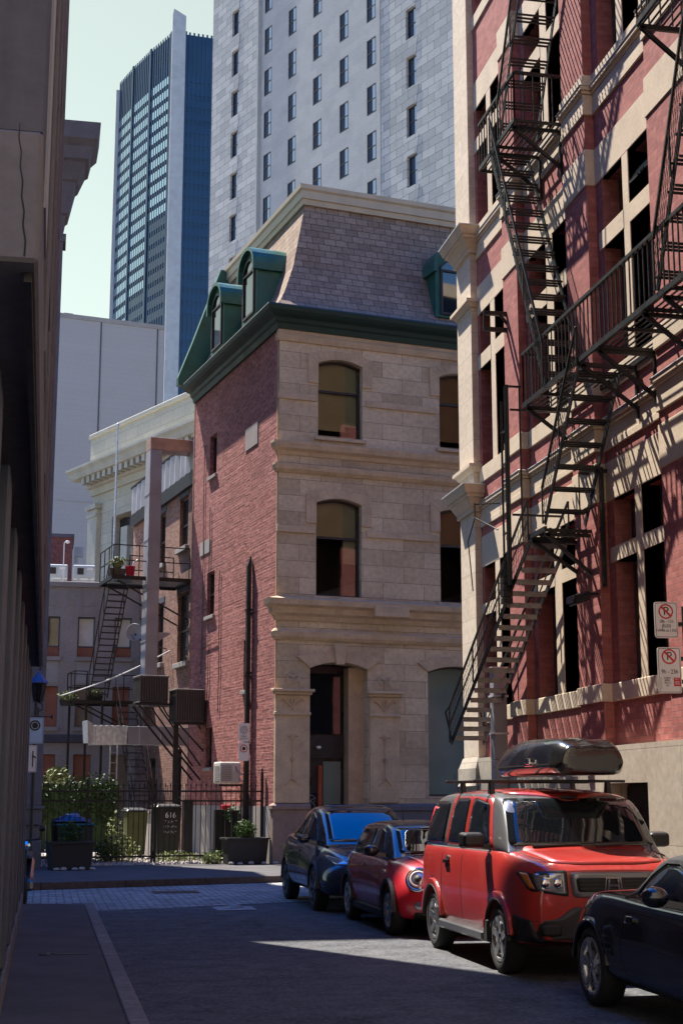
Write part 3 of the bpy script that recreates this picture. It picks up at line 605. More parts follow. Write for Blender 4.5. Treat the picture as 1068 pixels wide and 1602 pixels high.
for (a, b) in ((-.04, .84), (2.46, 3.26), (5.95, 6.75)):
    mb = MB(); mb.box(a, b, -.08, .05, 1.58, 4.20); p = mb.build('pilaster', M['trim_stone'], st, bevel=.012)
    mb = MB(); mb.box(a - .03, b + .03, -.12, .03, 3.70, 3.78); mb.box(a - .05, b + .05, -.16, .03, 4.20, 4.27)
    mb.box(a - .1, b + .1, -.22, .03, 4.27, 4.34); mb.build('capital', M['trim_stone'], p, bevel=.012)
    mb = MB(); c = (a + b) / 2; y = -.095
    for s in (-1, 1):
        mb.tube([(c, y, 3.1), (c + s * .08, y, 3.2), (c + s * .16, y, 3.18)], .013, 6); mb.tube([(c, y, 2.2), (c + s * .07, y, 2.12), (c + s * .17, y, 2.0)], .013, 6)
        m2 = MB(); m2.tube([(c, y, 3.84), (c + s * .12, y, 3.98), (c + s * .26, y, 4.1), (c + s * .3, y, 4.03)], .02, 6); m2.tube([(c, y, 3.84), (c + s * .05, y, 4.1)], .02, 6); m2.build('leaf_ornament', M['trim_stone'], p)
        m2 = MB(); m2.tube([(c + s * .1, y + .02, 4.5), (c + s * .16, y, 4.62), (c + s * .1, y, 4.7), (c - s * 0, y, 4.62)], .03, 6); m2.build('scroll', M['trim_stone'], p)
    mb.tube([(c, y, 2.1), (c, y, 3.25)], .011, 6); mb.lathe([(.05, -.012), (.062, 0), (.05, .012)], 12, (c, y, 2.62), 'y'); mb.build('ornament', M['trim_stone'], p)
mb = MB(); mb.hexa([(1.55, -.1, 4.98), (1.77, -.1, 4.98), (1.77, .02, 4.98), (1.55, .02, 4.98), (1.48, -.12, 5.5), (1.84, -.12, 5.5), (1.84, .02, 5.5), (1.48, .02, 5.5)]); mb.build('keystone', M['trim_stone'], st, bevel=.01)
# recessed entrance
dr = MB(); dr.box(.9, 2.02, .62, .70, .15, 5.0); dr = dr.build('entrance_door', M['door_dark'], st)
mb = MB(); mb.box(.95, 1.97, .595, .62, 3.28, 4.8); mb.build('transom_pane', M['dark_glass'], dr)
mb = MB(); mb.box(.92, 2.0, .57, .62, 2.68, 3.24); mb.build('name_board', M['black_plastic'], dr)
mb = MB(); mb.box(1.46, 1.93, .59, .62, .4, 2.6); mb.build('door_pane', M['lobby_glass'], dr)
mb = MB(); mb.box(1.32, 1.42, .56, .62, .2, 2.5); mb.box(.92, 1.32, .565, .62, .2, .72); mb.build('door_stile', M['orange_paint'], dr)
mb = MB()
for k in range(3):
    mb.lathe([(.10 - k * .0, -.004), (.115, 0), (.10, .004)], 14, (1.12, .56, 1.5 + .16 * k), 'y') if k < 2 else None
mb.bar((1.0, .56, 1.55), (1.24, .56, 1.72), .03, .012); mb.build('door_emblem', M['dull_metal'], dr)
mb = MB(); mb.lathe([(0, -.05), (.06, -.03), (.07, 0), (.05, .03)], 14, (1.3, .5, 2.95), 'z'); mb.build('door_lamp', M['white'], dr)
mb = MB(); mb.box(2.03, 2.44, .3, .74, .15, 4.95); mb.build('entrance_jamb', M['trim_stone'], st, bevel=.01)
# green cornice and mansard roof
course('cornice', [(-.05, 13.6), (.06, 13.6), (.10, 13.74), (.16, 13.78), (.18, 13.88), (.34, 13.94), (.42, 14.0), (.46, 14.10), (.44, 14.14), (.2, 14.2), (-.1, 14.22)], M['dark_green'], PATH)
course('mansard_roof', [(.16, 14.19), (-.04, 14.42), (-.22, 14.75), (-.57, 15.6), (-1.08, 17.62), (-1.6, 17.62), (-1.6, 14.19)], M['shingle'], PATH)
mb = MB(); mb.box(1.3, 13, 1.3, 7.8, 14.2, 17.6); mb.build('roof_deck', M['black'], st)
course('roof_crest', [(-1.0, 17.58), (-.98, 17.72), (-.94, 17.74), (-.93, 17.95), (-.88, 18.0), (-.87, 18.12), (-1.1, 18.2), (-1.6, 18.2), (-1.6, 17.58)], M['cream_metal'], PATH)
def dormer(P, c, w, z0, zs, front, back):
    """P(u, depth, z); arched hood of green metal round a window"""
    r = w / 2; n = 12; arc = [(c - r * math.cos(math.pi * k / n), zs + r * .8 * math.sin(math.pi * k / n)) for k in range(n + 1)]
    poly = [(c - r, z0)] + arc + [(c + r, z0)]; mb = MB(); mb.prism(poly, lambda a, b, d: P(a, d, b), front, back); o = mb.build('dormer', M['green_metal'], st)
    R2 = r + .10; arc2 = [(c - R2 * math.cos(math.pi * k / n), zs + (r * .8 + .1) * math.sin(math.pi * k / n)) for k in range(n + 1)]
    poly2 = arc2 + [(c + R2, zs - .22), (c + r, zs - .22)] + arc[::-1] + [(c - r, zs - .22), (c - R2, zs - .22)]
    mb = MB()
    pts_o = [(c - R2, zs - .2)] + arc2 + [(c + R2, zs - .2)]; pts_i = [(c - r, zs - .2)] + arc + [(c + r, zs - .2)]
    for i in range(len(pts_o) - 1):
        a, b, e, f = pts_i[i], pts_i[i + 1], pts_o[i + 1], pts_o[i]
        mb.hexa([P(a[0], front - .14, a[1]), P(b[0], front - .14, b[1]), P(b[0], back, b[1]), P(a[0], back, a[1]), P(f[0], front - .14, f[1]), P(e[0], front - .14, e[1]), P(e[0], back, e[1]), P(f[0], back, f[1])])
    mb.build('hood', M['green_metal'], o)
    window(o, P, c - r + .14, c + r - .14, z0 + .08, zs - .02, front - .05, M['dark_frame'], M['sky_glass'], fw=.06, rise=r * .5, bars=[zs - .12])
    return o
PM = lambda u, d, z: (d, u, z)
dormer(PF, 5.2, 1.45, 14.5, 15.95, .02, 1.2)
dormer(PM, 2.2, 1.25, 14.5, 15.95, -.12, 1.2); dormer(PM, 5.2, 1.25, 14.5, 15.95, -.12, 1.2)
mb = MB(); mb.prism([(-.55, 14.15), (-.55, 14.4), (-.1, 15.6), (.75, 18.05), (1.7, 18.05), (1.7, 14.15)], lambda a, b, d: (a, d, b), 7.86, 8.1); mb.build('parapet_wall', M['green_metal'], st)
# brick flank
S_OP = [(5.5, 6.18, 10.92, 12.15), (5.5, 6.25, 6.82, 8.1), (2.32, 2.70, 4.47, 5.79), (5.5, 6.08, 2.54, 3.65)]
mb = MB(); wall(mb, PS, .13, 7.86, 1.5, 13.6, S_OP, .2, .012); mb.build('side_wall', M['rough_brick'], st)
mb = MB(); mb.box(-.02, .3, .13, 7.86, .1, 1.5); mb.build('foundation', M['concrete'], st)
for i, o in enumerate(S_OP):
    f = window(st, PS, o[0] + .003, o[1] - .003, o[2] + .003, o[3] - .003, .12, M['dark_frame'], M['sky_glass'] if i != 2 else M['dark_glass'], fw=.05, bars=[(o[2] + o[3]) / 2] if i in (1, 3) else ())
    mb = MB(); mb.box(-.06, .15, o[0] - .08, o[1] + .08, o[2] - .1, o[2] - .002); mb.build('sill', M['concrete'], st, bevel=.008)
mb = MB(); mb.box(.185, .19, 5.56, 5.9, 7.62, 8.03); mb.build('red_blind', M['sign_red'], st)
for (a, b, c, e) in ((1.7, 2.75, 10.95, 11.55), (6.0, 7.0, 8.7, 9.1)):
    mb = MB(); mb.box(-.008, .05, a, b, c, e); mb.build('mortar_patch', M['render_grey'], st)
mb = MB(); mb.box(.0, .3, .1, .135, 1.5, 13.6); mb.box(.3, .6, 7.0, 7.86, 1.5, 13.6); mb.build('inner_return', M['trim_stone'], st)
mb = MB(); mb.box(.0, 13, 7.862, 7.95, .1, 14.1); mb.build('rear_wall', M['annex_brick'], st)
dpipe = thing('downpipe', 'thick black downpipe running up the red brick flank of the corner building', 'pipe', C0, RZ)
mb = MB(); mb.box(-.13, -.02, 2.02, 2.14, .14, 7.7); mb.hexa([(-.13, 2.0, 7.7), (-.01, 2.0, 7.7), (-.01, 2.16, 7.7), (-.13, 2.16, 7.7), (-.04, 2.06, 7.95), (-.01, 2.06, 7.95), (-.01, 2.1, 7.95), (-.04, 2.1, 7.95)]); mb.build('pipe', M['black_plastic'], dpipe)
for z in (1.2, 3.0, 4.85, 6.5):
    mb = MB(); mb.box(-.15, 0, 1.99, 2.17, z, z + .06); mb.build('clip', M['black_iron'], dpipe)
cables = MB(); r_ = random.Random(2)
for y, z0, z1 in ((5.95, 3.4, 10.0), (6.6, 5.2, 12.0), (4.9, 4.0, 8.0)):
    cables.tube([(-.02, y + r_.uniform(-.06, .06), z0 + (z1 - z0) * k / 8) for k in range(9)], .012, 5)
cables.tube([(-.02, 5.1, 6.0), (-.02, 6.6, 5.95)], .012, 5)
o = cables.build('wall_cables', M['black_plastic'], None); o.location = C0; o.rotation_euler = (0, 0, RZ); tag(o, 'thin loose cables stapled across the red brick flank of the corner building', 'cable')

# ---------------------------------------------------------------- brick rear wing
an = thing('brick_annex', 'weathered brown brick rear wing behind the corner building with a grey metal parapet', 'building', tuple(Vector(C0) + Vector((math.cos(RZ), math.sin(RZ), 0)) * .5), RZ)
A_OP = [(10.2, 11.2, 9.6, 11.25), (9.9, 11.2, 5.9, 8.15), (13.0, 13.9, 9.45, 11.2), (13.0, 13.9, 6.1, 8.1), (15.9, 17.0, 5.4, 7.95), (14.9, 15.9, 8.8, 11.2), (10.4, 11.2, .5, 3.2), (13.6, 14.5, .5, 3.0)]
mb = MB(); wall(mb, PS, 7.865, 17.6, .1, 11.85, A_OP, .22); mb.box(.5, 8, 7.9, 17.6, .1, 11.85)
wall(mb, PF, 0, 8, .1, 11.85, [], .1, 17.6); mb.build('wall', M['annex_brick'], an)
for i, o in enumerate(A_OP):
    window(an, PS, o[0] + .003, o[1] - .003, o[2] + .003, o[3] - .003, .1, M['dark_frame'], M['sky_glass'] if i < 4 else M['dark_glass'], fw=.07, bars=[o[2] + (o[3] - o[2]) * .45])
    if i < 4:
        mb = MB(); mb.box(-.12, .1, o[0] - .12, o[1] + .12, o[2] - .16, o[2] - .002); mb.build('sill', M['concrete'], an, bevel=.01)
        mb = MB(); mb.box(-.02, .1, o[0] - .12, o[1] + .12, o[3] + .002, o[3] + .22); mb.build('lintel', M['brown_stone'], an, bevel=.01)
for a, b in ((7.9, 11.0), (11.05, 14.2), (14.25, 17.6)):
    mb = MB(); n = 10; g = random.Random(int(a * 10))
    for k in range(n):
        u0, u1 = a + (b - a) * k / n, a + (b - a) * (k + 1) / n; x = -.10 - .05 * (k % 2)
        x1 = -.10 - .05 * ((k + 1) % 2); mb.hexa([(x, u0, 11.87), (x1, u1, 11.87), (.1, u1, 11.87), (.1, u0, 11.87), (x, u0, 12.85), (x1, u1, 12.85), (.1, u1, 12.85), (.1, u0, 12.85)])
    mb.build('parapet_panel', M['dull_metal'], an)
mb = MB(); mb.box(-.16, .2, 7.9, 17.6, 12.86, 12.92); mb.box(-.14, .05, 7.9, 17.6, 11.42, 11.85); mb.build('parapet_rail', M['black_iron'], an)
# ================================================================ building close on the left
lb = thing('stone_building', 'dark brown stone building with a grey shopfront running close along the left pavement', 'building', (-.3, 12, 0))
U = -.105
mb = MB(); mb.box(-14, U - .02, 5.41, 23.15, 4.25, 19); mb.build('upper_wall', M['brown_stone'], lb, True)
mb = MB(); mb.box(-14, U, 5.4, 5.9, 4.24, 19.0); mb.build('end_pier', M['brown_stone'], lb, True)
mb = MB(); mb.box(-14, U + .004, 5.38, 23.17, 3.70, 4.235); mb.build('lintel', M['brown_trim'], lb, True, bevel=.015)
mb = MB(); mb.box(-5, -.33, 5.6, 23.4, 3.66, 3.699); mb.box(U - .05, U - .02, 5.5, 23.4, 3.66, 3.699); mb.build('soffit', M['black_plastic'], lb, True)
mb = MB(); mb.box(U, U + .012, 6.3, 6.95, 4.3, 18.9); mb.build('corner_strip', M['dull_metal'], lb, True)
for y in (8.3, 11.6, 15.0, 18.4, 21.9):
    mb = MB(); mb.box(U - .05, U + .014, y, y + .9, 4.24, 18.8); mb.build('pier', M['brown_trim'], lb, True, bevel=.01)
for y in (9.8, 13.2, 16.6, 20.0):
    for z in (5.2, 8.6, 12.0, 15.4):
        mb = MB(); mb.box(U - .015, U + .010, y - .1, y + 1.1, z, z + .12); fr = mb.build('window_sill', M['brown_trim'], lb, True)
        mb = MB(); mb.box(U - .02, U - .012, y, y + 1.0, z + .13, z + 2.0); mb.build('window', M['dark_glass'], lb, True)
mb = MB(); mb.box(U - .05, .02, 23.25, 23.5, 3.7, 19); mb.build('quoin', M['brown_trim'], lb, True) if False else None
cr_ = MB(); r_ = random.Random(8); pts = [(-.33 + .0 * k, 5.374, 4.25 + .12 * k) for k in range(1)]
pts = [Vector((-.15 - .045 * k / 9 + (.004 if k % 2 else -.003), 5.378, 3.72 + .06 * k)) for k in range(10)]; cr_.tube(pts, [.0035 - .0002 * k for k in range(10)], 4); cr_.build('crack', M['black'], lb, True)
for z in (6.4, 8.6, 10.8):
    mb = MB(); mb.box(-2, U + .001, 5.396, 5.41, z, z + .015); mb.build('stone_joint', M['black'], lb, True)
# ground floor: grey piers with slim metal mullions and dark glass between
mb = MB(); mb.box(-14, -.50, 6.5, 23.45, .1, 3.7); mb.build('shop_wall', M['black_plastic'], lb, True)
mb = MB(); mb.box(-.60, -.262, 5.6, 23.5, .1, .30); mb.build('shop_plinth', M['kerb_stone'], lb, True)
ys = [6.6 + 2.1 * k for k in range(8)]
for y in ys:
    mb = MB(); mb.box(-.62, -.275, y, y + .62, .3, 3.66); mb.build('shop_pier', M['grey_paint'], lb, True, bevel=.012)
    for dy in (.9, 1.35):
        mb = MB(); mb.box(-.5, -.31, y + dy, y + dy + .09, .3, 3.66); mb.build('shop_mullion', M['dull_metal'], lb, True, bevel=.006)
    mb = MB(); mb.box(-.47, -.44, y + .62, y + 2.1, .3, 3.66); mb.build('shop_pane', M['dark_glass'], lb, True)
mb = MB(); mb.box(-.62, -.265, 22.95, 23.5, .3, 3.66); mb.build('shop_pier', M['grey_paint'], lb, True, bevel=.012)

# ================================================================ corner building across the side street
fl = thing('corniced_building', 'brown stone building with a heavy bracketed cornice just past the side street', 'building', (-.05, 34.4, 0))
mb = MB(); mb.box(-14, -.12, 34.5, 41, .1, 17.0); mb.box(-14, -.9, 34.6, 40, 17, 31.5); mb.build('wall', M['brown_stone'], fl, True)  # upper box is an unseen block added to throw shade on the road
for z0, z1, x, y in ((.13, .75, .02, .12), (.75, 1.1, -.04, .05), (1.1, 1.45, .01, .1), (1.45, 1.52, .05, .14)):
    mb = MB(); mb.box(-.5, -.05 + x, 34.4 - y, 35.2, z0, z1); mb.build('pier_base', M['brown_trim'], fl, True, bevel=.01)
mb = MB(); mb.box(-.5, -.07, 34.38, 35.2, 1.52, 16.3); mb.build('corner_pier', M['brown_trim'], fl, True, bevel=.01)
mb = MB(); mb.sweep([(-.4, 15.3), (.02, 15.3), (.08, 15.7), (.14, 15.75), (.30, 16.5), (.36, 16.55), (.52, 16.95), (.60, 17.0), (.66, 17.3), (.80, 17.45), (.85, 17.86), (-.4, 17.95)], [(-.12, 41), (-.12, 34.4), (-14, 34.4)][::-1] if False else [(-14, 34.4), (-.12, 34.4), (-.12, 35.0)]); mb.build('cornice', M['brown_trim'], fl, True)
for k in range(1):
    y = 34.55
    mb = MB(); mb.prism([(-.1, 16.35), (.03, 16.4), (.08, 16.62), (.2, 16.8), (.34, 16.88), (.36, 17.04), (-.1, 17.04)], lambda a, b, d: (a, d, b), y, y + .34); mb.build('cornice_bracket', M['brown_trim'], fl, True)
mb = MB(); mb.box(-.2, .0, 34.36, 35.0, 15.05, 15.25); mb.build('moulding', M['brown_trim'], fl, True)
la = thing('wall_lantern', 'black street lantern with a blue hood on a scrolled wall bracket', 'lantern', (-.2, 31.2, 3.4))
mb = MB(); mb.bar((-.22, 31.2, 2.9), (-.22, 31.2, 3.55), .08, .08); mb.tube([(-.22, 31.2, 3.45), (-.12, 31.2, 3.5), (-.12, 31.2, 3.62), (-.2, 31.2, 3.66)], .018, 6); mb.tube([(-.6, 31.2, 3.36), (.07, 31.2, 3.36)], .012, 6); mb.lathe([(0, -.06), (.02, -.03), (.028, 0), (.02, .03), (0, .06)], 8, (.09, 31.2, 3.36)); mb.build('bracket', M['black_iron'], la, True)
mb = MB(); mb.lathe([(.09, 0), (.155, .38), (.165, .40)], 6, (-.21, 31.2, 3.66), smooth=False); mb.build('lantern_glass', M['dark_glass'], la, True)
mb = MB()
for k in range(6):
    a = 2 * math.pi * k / 6; c, s = math.cos(a), math.sin(a); mb.bar((-.21 + .092 * c, 31.2 + .092 * s, 3.66), (-.21 + .16 * c, 31.2 + .16 * s, 4.05), .016, .016)
mb.build('lantern_frame', M['black_iron'], la, True)
mb = MB(); mb.lathe([(.2, 0), (.19, .03), (.07, .17), (.04, .24), (0, .26)], 6, (-.21, 31.2, 4.05), smooth=False); mb.build('lantern_hood', M['blue_paint'], la, True)

# ================================================================ low grey building with boarded windows
gb = thing('grey_building', 'low grey rendered building with boarded orange window panels behind the yard', 'building', (0, 52, 0))
PG = lambda u, d, z: (u, 52 + d, z)
cols = [(-.95, -.35), (-.22, .31), (.92, 1.52), (2.2, 2.8)]; mb = MB()
rows = [(6.56, 7.97), (4.12, 5.53), (1.2, 3.18)]
wall(mb, PG, -14, 3.6, .1, 9.02, [(a, b, c, d) for a, b in cols for c, d in rows], .18); mb.box(-14, 3.6, 52.3, 60, .1, 9.0); mb.box(3.4, 3.6, 52, 60, .1, 9.02); mb.build('wall', M['render_grey'], gb, True)
mb = MB(); mb.box(-14, 3.65, 51.94, 52.3, 9.02, 9.22); mb.build('coping', M['concrete'], gb, True, bevel=.02)
mb = MB(); mb.box(-14, 3.65, 51.9, 52.05, 3.58, 3.86); mb.build('belt_course', M['brown_stone'], gb, True, bevel=.02)
for i, (a, b) in enumerate(cols):
    for j, (c, d) in enumerate(rows):
        if j == 0:
            window(gb, PG, a + .01, b - .01, c + .35, d - .01, .1, M['grey_paint'], M['dark_glass'] if i < 2 else M['cream'], fw=.04, world=True)
            mb = MB(); mb.box(a + .01, b - .01, 52.12, 52.16, c, c + .34); mb.build('board', M['orange_board'], gb, True)
        else:
            mb = MB(); mb.box(a + .01, b - .01, 52.1, 52.14, c, d - .005); mb.build('board', M['orange_board'] if (i + j) % 2 == 0 or i < 2 else M['brown_board'], gb, True)
        mb = MB(); mb.box(a - .06, b + .06, 51.93, 52.1, c - .14, c - .003); mb.build('sill', M['concrete'], gb, True)
    mb = MB(); mb.box(a + .02, b - .02, 51.99, 52.02, 5.65, 6.38); mb.build('spandrel_panel', M['dull_panel'], gb, True)
for k in range(4):
    mb = MB(); mb.box(-.1 + .62 * k, .18 + .62 * k, 51.985, 52.05, 8.35, 8.95); mb.build('wall_block', M['concrete'], gb, True)
def rooftop(x, label):
    t = thing('rooftop_cooler', label, 'air conditioner', (x + .35, 54, 9.2), 0, 'pale cooling units on the grey roof')
    mb = MB(); mb.box(x, x + .8, 54, 54.8, 9.68, 10.14); c = mb.build('case', M['pale_blue'], t, True, bevel=.03)
    mb = MB(); mb.box(x + .15, x + .38, 53.985, 54.0, 9.78, 10.02); mb.build('grille', M['black_plastic'], c, True)
    mb = MB(); mb.box(x + .5, x + .72, 53.97, 54.0, 9.95, 10.05); mb.build('hatch', M['white'], c, True)
    mb = MB()
    for y in (54.05, 54.75):
        for q in (0, .4): mb.bar((x + q, y, 9.05), (x + q + .2, y, 9.68), .03, .03); mb.bar((x + q + .4, y, 9.05), (x + q + .2, y, 9.68), .03, .03)
        mb.bar((x, y, 9.67), (x + .8, y, 9.67), .05, .05)
    mb.build('frame', M['pale_blue'], t, True)
rooftop(-.28, 'pale cooling unit in front of the dark brick penthouse'); rooftop(.72, 'pale cooling unit with a dark grille to the right of the brick penthouse')
ph = thing('brick_penthouse', 'dark brick rooftop block behind the pale cooling units', 'building', (.2, 60, 8))
mb = MB(); mb.box(-2, .74, 60, 63, .1, 12.2); mb.build('wall', M['dark_brick'], ph, True)
mb = MB(); mb.box(-2, .8, 59.94, 63, 12.2, 12.34); mb.build('coping', M['brown_stone'], ph, True)
mb = MB(); mb.box(.85, 1.0, 62, 62.3, 8, 11.9); mb.box(.85, 1.22, 61.95, 62.3, 11.75, 12.15); mb.build('vent_cowl', M['pale_blue'], ph, True)
rl = thing('roof_lamp', 'small pale lamp on a thin mast over the cooling units', 'lamp', (.36, 53.8, 9.2))
mb = MB(); mb.tube([(.36, 53.8, 9.2), (.36, 53.8, 10.9), (.42, 53.8, 10.97)], .022, 6); mb.build('mast', M['white'], rl, True)
mb = MB(); mb.lathe([(0, .05), (.07, .03), (.09, -.02), (.05, -.05), (0, -.05)], 10, (.48, 53.8, 10.95)); mb.build('lamp_head', M['white'], rl, True)

# ================================================================ pale classical building
nb = thing('classical_building', 'pale stone classical building with a dentilled cornice behind the brick annex', 'building', (1.9, 75, 0), R(24.1))
PN = lambda u, d, z: (d, -u, z)     # u runs from the far corner towards the street
ops = [(2.2, 5.0, 4, 15.6), (7.4, 10.2, 4, 15.6), (12.6, 15.4, 4, 15.6), (17.8, 20.6, 4, 15.6), (23, 25.8, 4, 15.6)]
mb = MB(); wall(mb, PN, 0, 42, .1, 17.3, ops, .6); mb.box(.9, 14, -42, -.05, .1, 17.2); wall(mb, lambda u, d, z: (u, -d, z), 0, 14, .1, 17.3, [], .1); mb.build('wall', M['pale_stone'], nb)
mb = MB(); mb.sweep([(-.3, 17.0), (.12, 17.0), (.15, 17.35), (.3, 17.4), (.34, 17.75), (.9, 17.85), (1.0, 18.15), (1.12, 18.3), (1.12, 18.42), (-.3, 18.6)], [(14, 0), (0, 0), (0, -42)][::1]); mb.build('cornice', M['pale_trim'], nb)
mb = MB()
for k in range(70): y = -.2 - k * .6; mb.box(-.82, -.3, y - .32, y, 17.5, 17.83)
mb.build('dentils', M['pale_trim'], nb)
mb = MB(); mb.box(-.06, .5, -42, .4, 18.5, 20.1); mb.build('parapet', M['pale_stone'], nb)
mb = MB(); mb.box(-.16, .6, -42, .5, 20.1, 20.35); mb.build('coping', M['pale_trim'], nb, bevel=.04)
for u in (0, 5.4, 6.6, 10.6, 11.8, 15.8, 17, 21):
    mb = MB(); mb.box(-.3, .1, -u - .95 if u else -1.0, -u, 4, 16.2); p = mb.build('pilaster', M['pale_trim'], nb, bevel=.03)
    mb = MB(); mb.box(-.42, .1, -u - 1.07, -u + .1, 16.2, 16.45); mb.box(-.36, .1, -u - 1.0, -u + .05, 15.8, 15.95); mb.build('capital', M['pale_trim'], p)
for o in ops:
    mb = MB(); mb.box(.4, .55, -o[1], -o[0], 4, 10.5); mb.build('panel', M['pale_stone'], nb)
    mb = MB(); mb.box(.45, .6, -o[1], -o[0], 10.6, 15.5); mb.build('window', M['dark_glass'], nb)
    c = -(o[0] + o[1]) / 2; mb = MB(); mb.lathe([(0, -.12), (.35, -.08), (.5, .0), (.5, .2)], 12, (.25, c, 13.6), 'x'); mb.box(-.02, .5, c - .35, c + .35, 12.3, 14.9); mb.build('carved_keystone', M['pale_trim'], nb)
fp = MB(); fp.tube([(2.42, 60, 8), (2.42, 60, 17.0)], [.06, .035], 8); fp.lathe([(0, .1), (.07, .05), (.07, -.02), (.03, -.05)], 10, (2.42, 60, 17.05))
tag(fp.build('mast', M['galvanised']), 'tall thin pale mast in front of the classical building', 'mast')

# ================================================================ blank pale wall
bb = thing('blank_building', 'huge blank pale building wall behind the classical building', 'building', (6.74, 95, 0), R(11))
mb = MB(); mb.box(-40, 0, 0, 30, 0, 32.8); mb.build('wall', M['beige_panel'], bb)
mb = MB(); mb.box(-40, .04, -.05, 30, 32.8, 33.1); mb.build('coping', M['concrete'], bb)
for x in (-4.3, -.45):
    mb = MB(); mb.box(x - .04, x + .04, -.05, .02, 0, 32.8); mb.build('panel_joint', M['brown_stone'], bb)
for z in (14.2, 20.5):
    mb = MB(); mb.box(-40, -.5, -.03, .02, z, z + .05); mb.build('panel_joint', M['dull_panel'], bb)
mb = MB(); mb.box(-6.6, -6.0, 1, 1.6, 33.1, 33.5); mb.build('roof_vent', M['concrete'], bb)

# ================================================================ grey stone tower
GA = R(24.1); tw = thing('stone_tower', 'tall grey stone office tower with rows of small square windows', 'tower', (23.65, 82, 0), GA)
PT = lambda u, d, z: (d, u, z)
COLS = [(26.37, 27.42, .35), (21.84, 22.89, 0), (18.46, 19.53, 0), (15.12, 16.24, 0), (11.8, 12.88, 0), (8.57, 9.62, 0), (3.88, 4.95, .35)]
ROWS = [53.23 - 3.48 * k for k in range(-5, 6)]
def colwin(lo, hi): return [(a, b, z - 2.13, z) for a, b, _ in COLS if lo <= a < hi for z in ROWS]
for lo, hi, d, m, nm in ((0, 7.95, 0, 'grey_stone', 'rusticated_bay'), (7.97, 23.6, .22, 'grey_smooth', 'smooth_wall'), (23.62, 30.4, 0, 'grey_stone', 'rusticated_bay')):
    mb = MB(); wall(mb, PT, lo, hi, 2, 74, colwin(lo, hi), .45, d); mb.build(nm, M[m], tw)
mb = MB(); mb.box(.75, 22, .1, 30.3, .1, 73.9); mb.build('core', M['black'], tw)
mb = MB(); wall(mb, lambda u, d, z: (u, d, z), .5, 26, 2, 74, [], .1, -.5)
n = 6; mb.add([p for k in range(n + 1) for z in (2, 74) for p in [(.5 - .5 * math.cos(math.pi / 2 * k / n), -.5 * math.sin(math.pi / 2 * k / n), z)]], [(2 * k, 2 * k + 2, 2 * k + 3, 2 * k + 1) for k in range(n)], True)
mb.build('rounded_corner', M['grey_stone'], tw)
mb = MB(); mb.box(0, 22, 30.4, 30.5, 2, 74); mb.build('end_wall', M['grey_stone'], tw)
proto = None
for a, b, e in COLS:
    for z in ROWS:
        d = .22 + (0 if 7.9 < a < 23.6 else -.05)
        if proto is None:
            proto = window(tw, PT, .01, b - a - .01, .01, 2.12, 0, M['dark_frame'], M['office_glass'], bars=[1.05], fw=.07, blind_or_glint=(.08, M['tower_blind'], .42)); f = proto  # the pale strip paints bright sky reflected in each pane
        else: f = copy_tree(proto, tw)
        f.location = (d, a, z - 2.13)
for lo in (7.96, 23.61):
    mb = MB(); mb.box(-.06, .25, lo - .22, lo, 2, 74); mb.build('pilaster_strip', M['grey_smooth'], tw)
for a, b, e in COLS:
    if not e: continue
    for z in ROWS:
        c = (a + b) / 2; mb = MB(); mb.hexa([(-.03, c - .5, z + .02), (-.03, c + .5, z + .02), (.02, c + .5, z + .02), (.02, c - .5, z + .02), (-.03, c - .75, z + 1.2), (-.03, c + .75, z + 1.2), (.02, c + .75, z + 1.2), (.02, c - .75, z + 1.2)])
        mb.build('flat_arch', M['grey_stone'], tw)

# ================================================================ dark glass tower
bt = thing('glass_tower', 'dark blue glass skyscraper with a pale concrete corner column', 'skyscraper', (24.5, 320, 0))
mb = MB(); mb.box(22.9, 26.1, 319.5, 321.6, 0, 184.6); mb.hexa([(22.9, 319.5, 184.6), (26.1, 319.5, 184.6), (26.1, 321.6, 184.6), (22.9, 321.6, 184.6), (23.2, 319.5, 186.4), (26.1, 319.6, 184.8), (26.1, 321.6, 184.8), (23.2, 321.6, 186.4)]); mb.build('corner_column', M['tower_concrete'], bt, True)
p = Vector((23.1, 321)); segs = []
for ang, ln in ((24.6, 10.2), (21.5, 10.2), (18.2, 9.4)):
    q = p + Vector((-math.sin(R(ang)), math.cos(R(ang)))) * ln; segs.append((p.copy(), q.copy())); p = q
mb = MB(); end = p; mb.box(end.x - 1.0, end.x + .3, end.y, end.y + 2.5, 0, 168 + 11); mb.build('corner_column', M['tower_concrete'], bt, True)
RW = [(Vector((26.1, 320.4)), Vector((46, 322.3)))]
FL = 3.2; TOP = 180.5
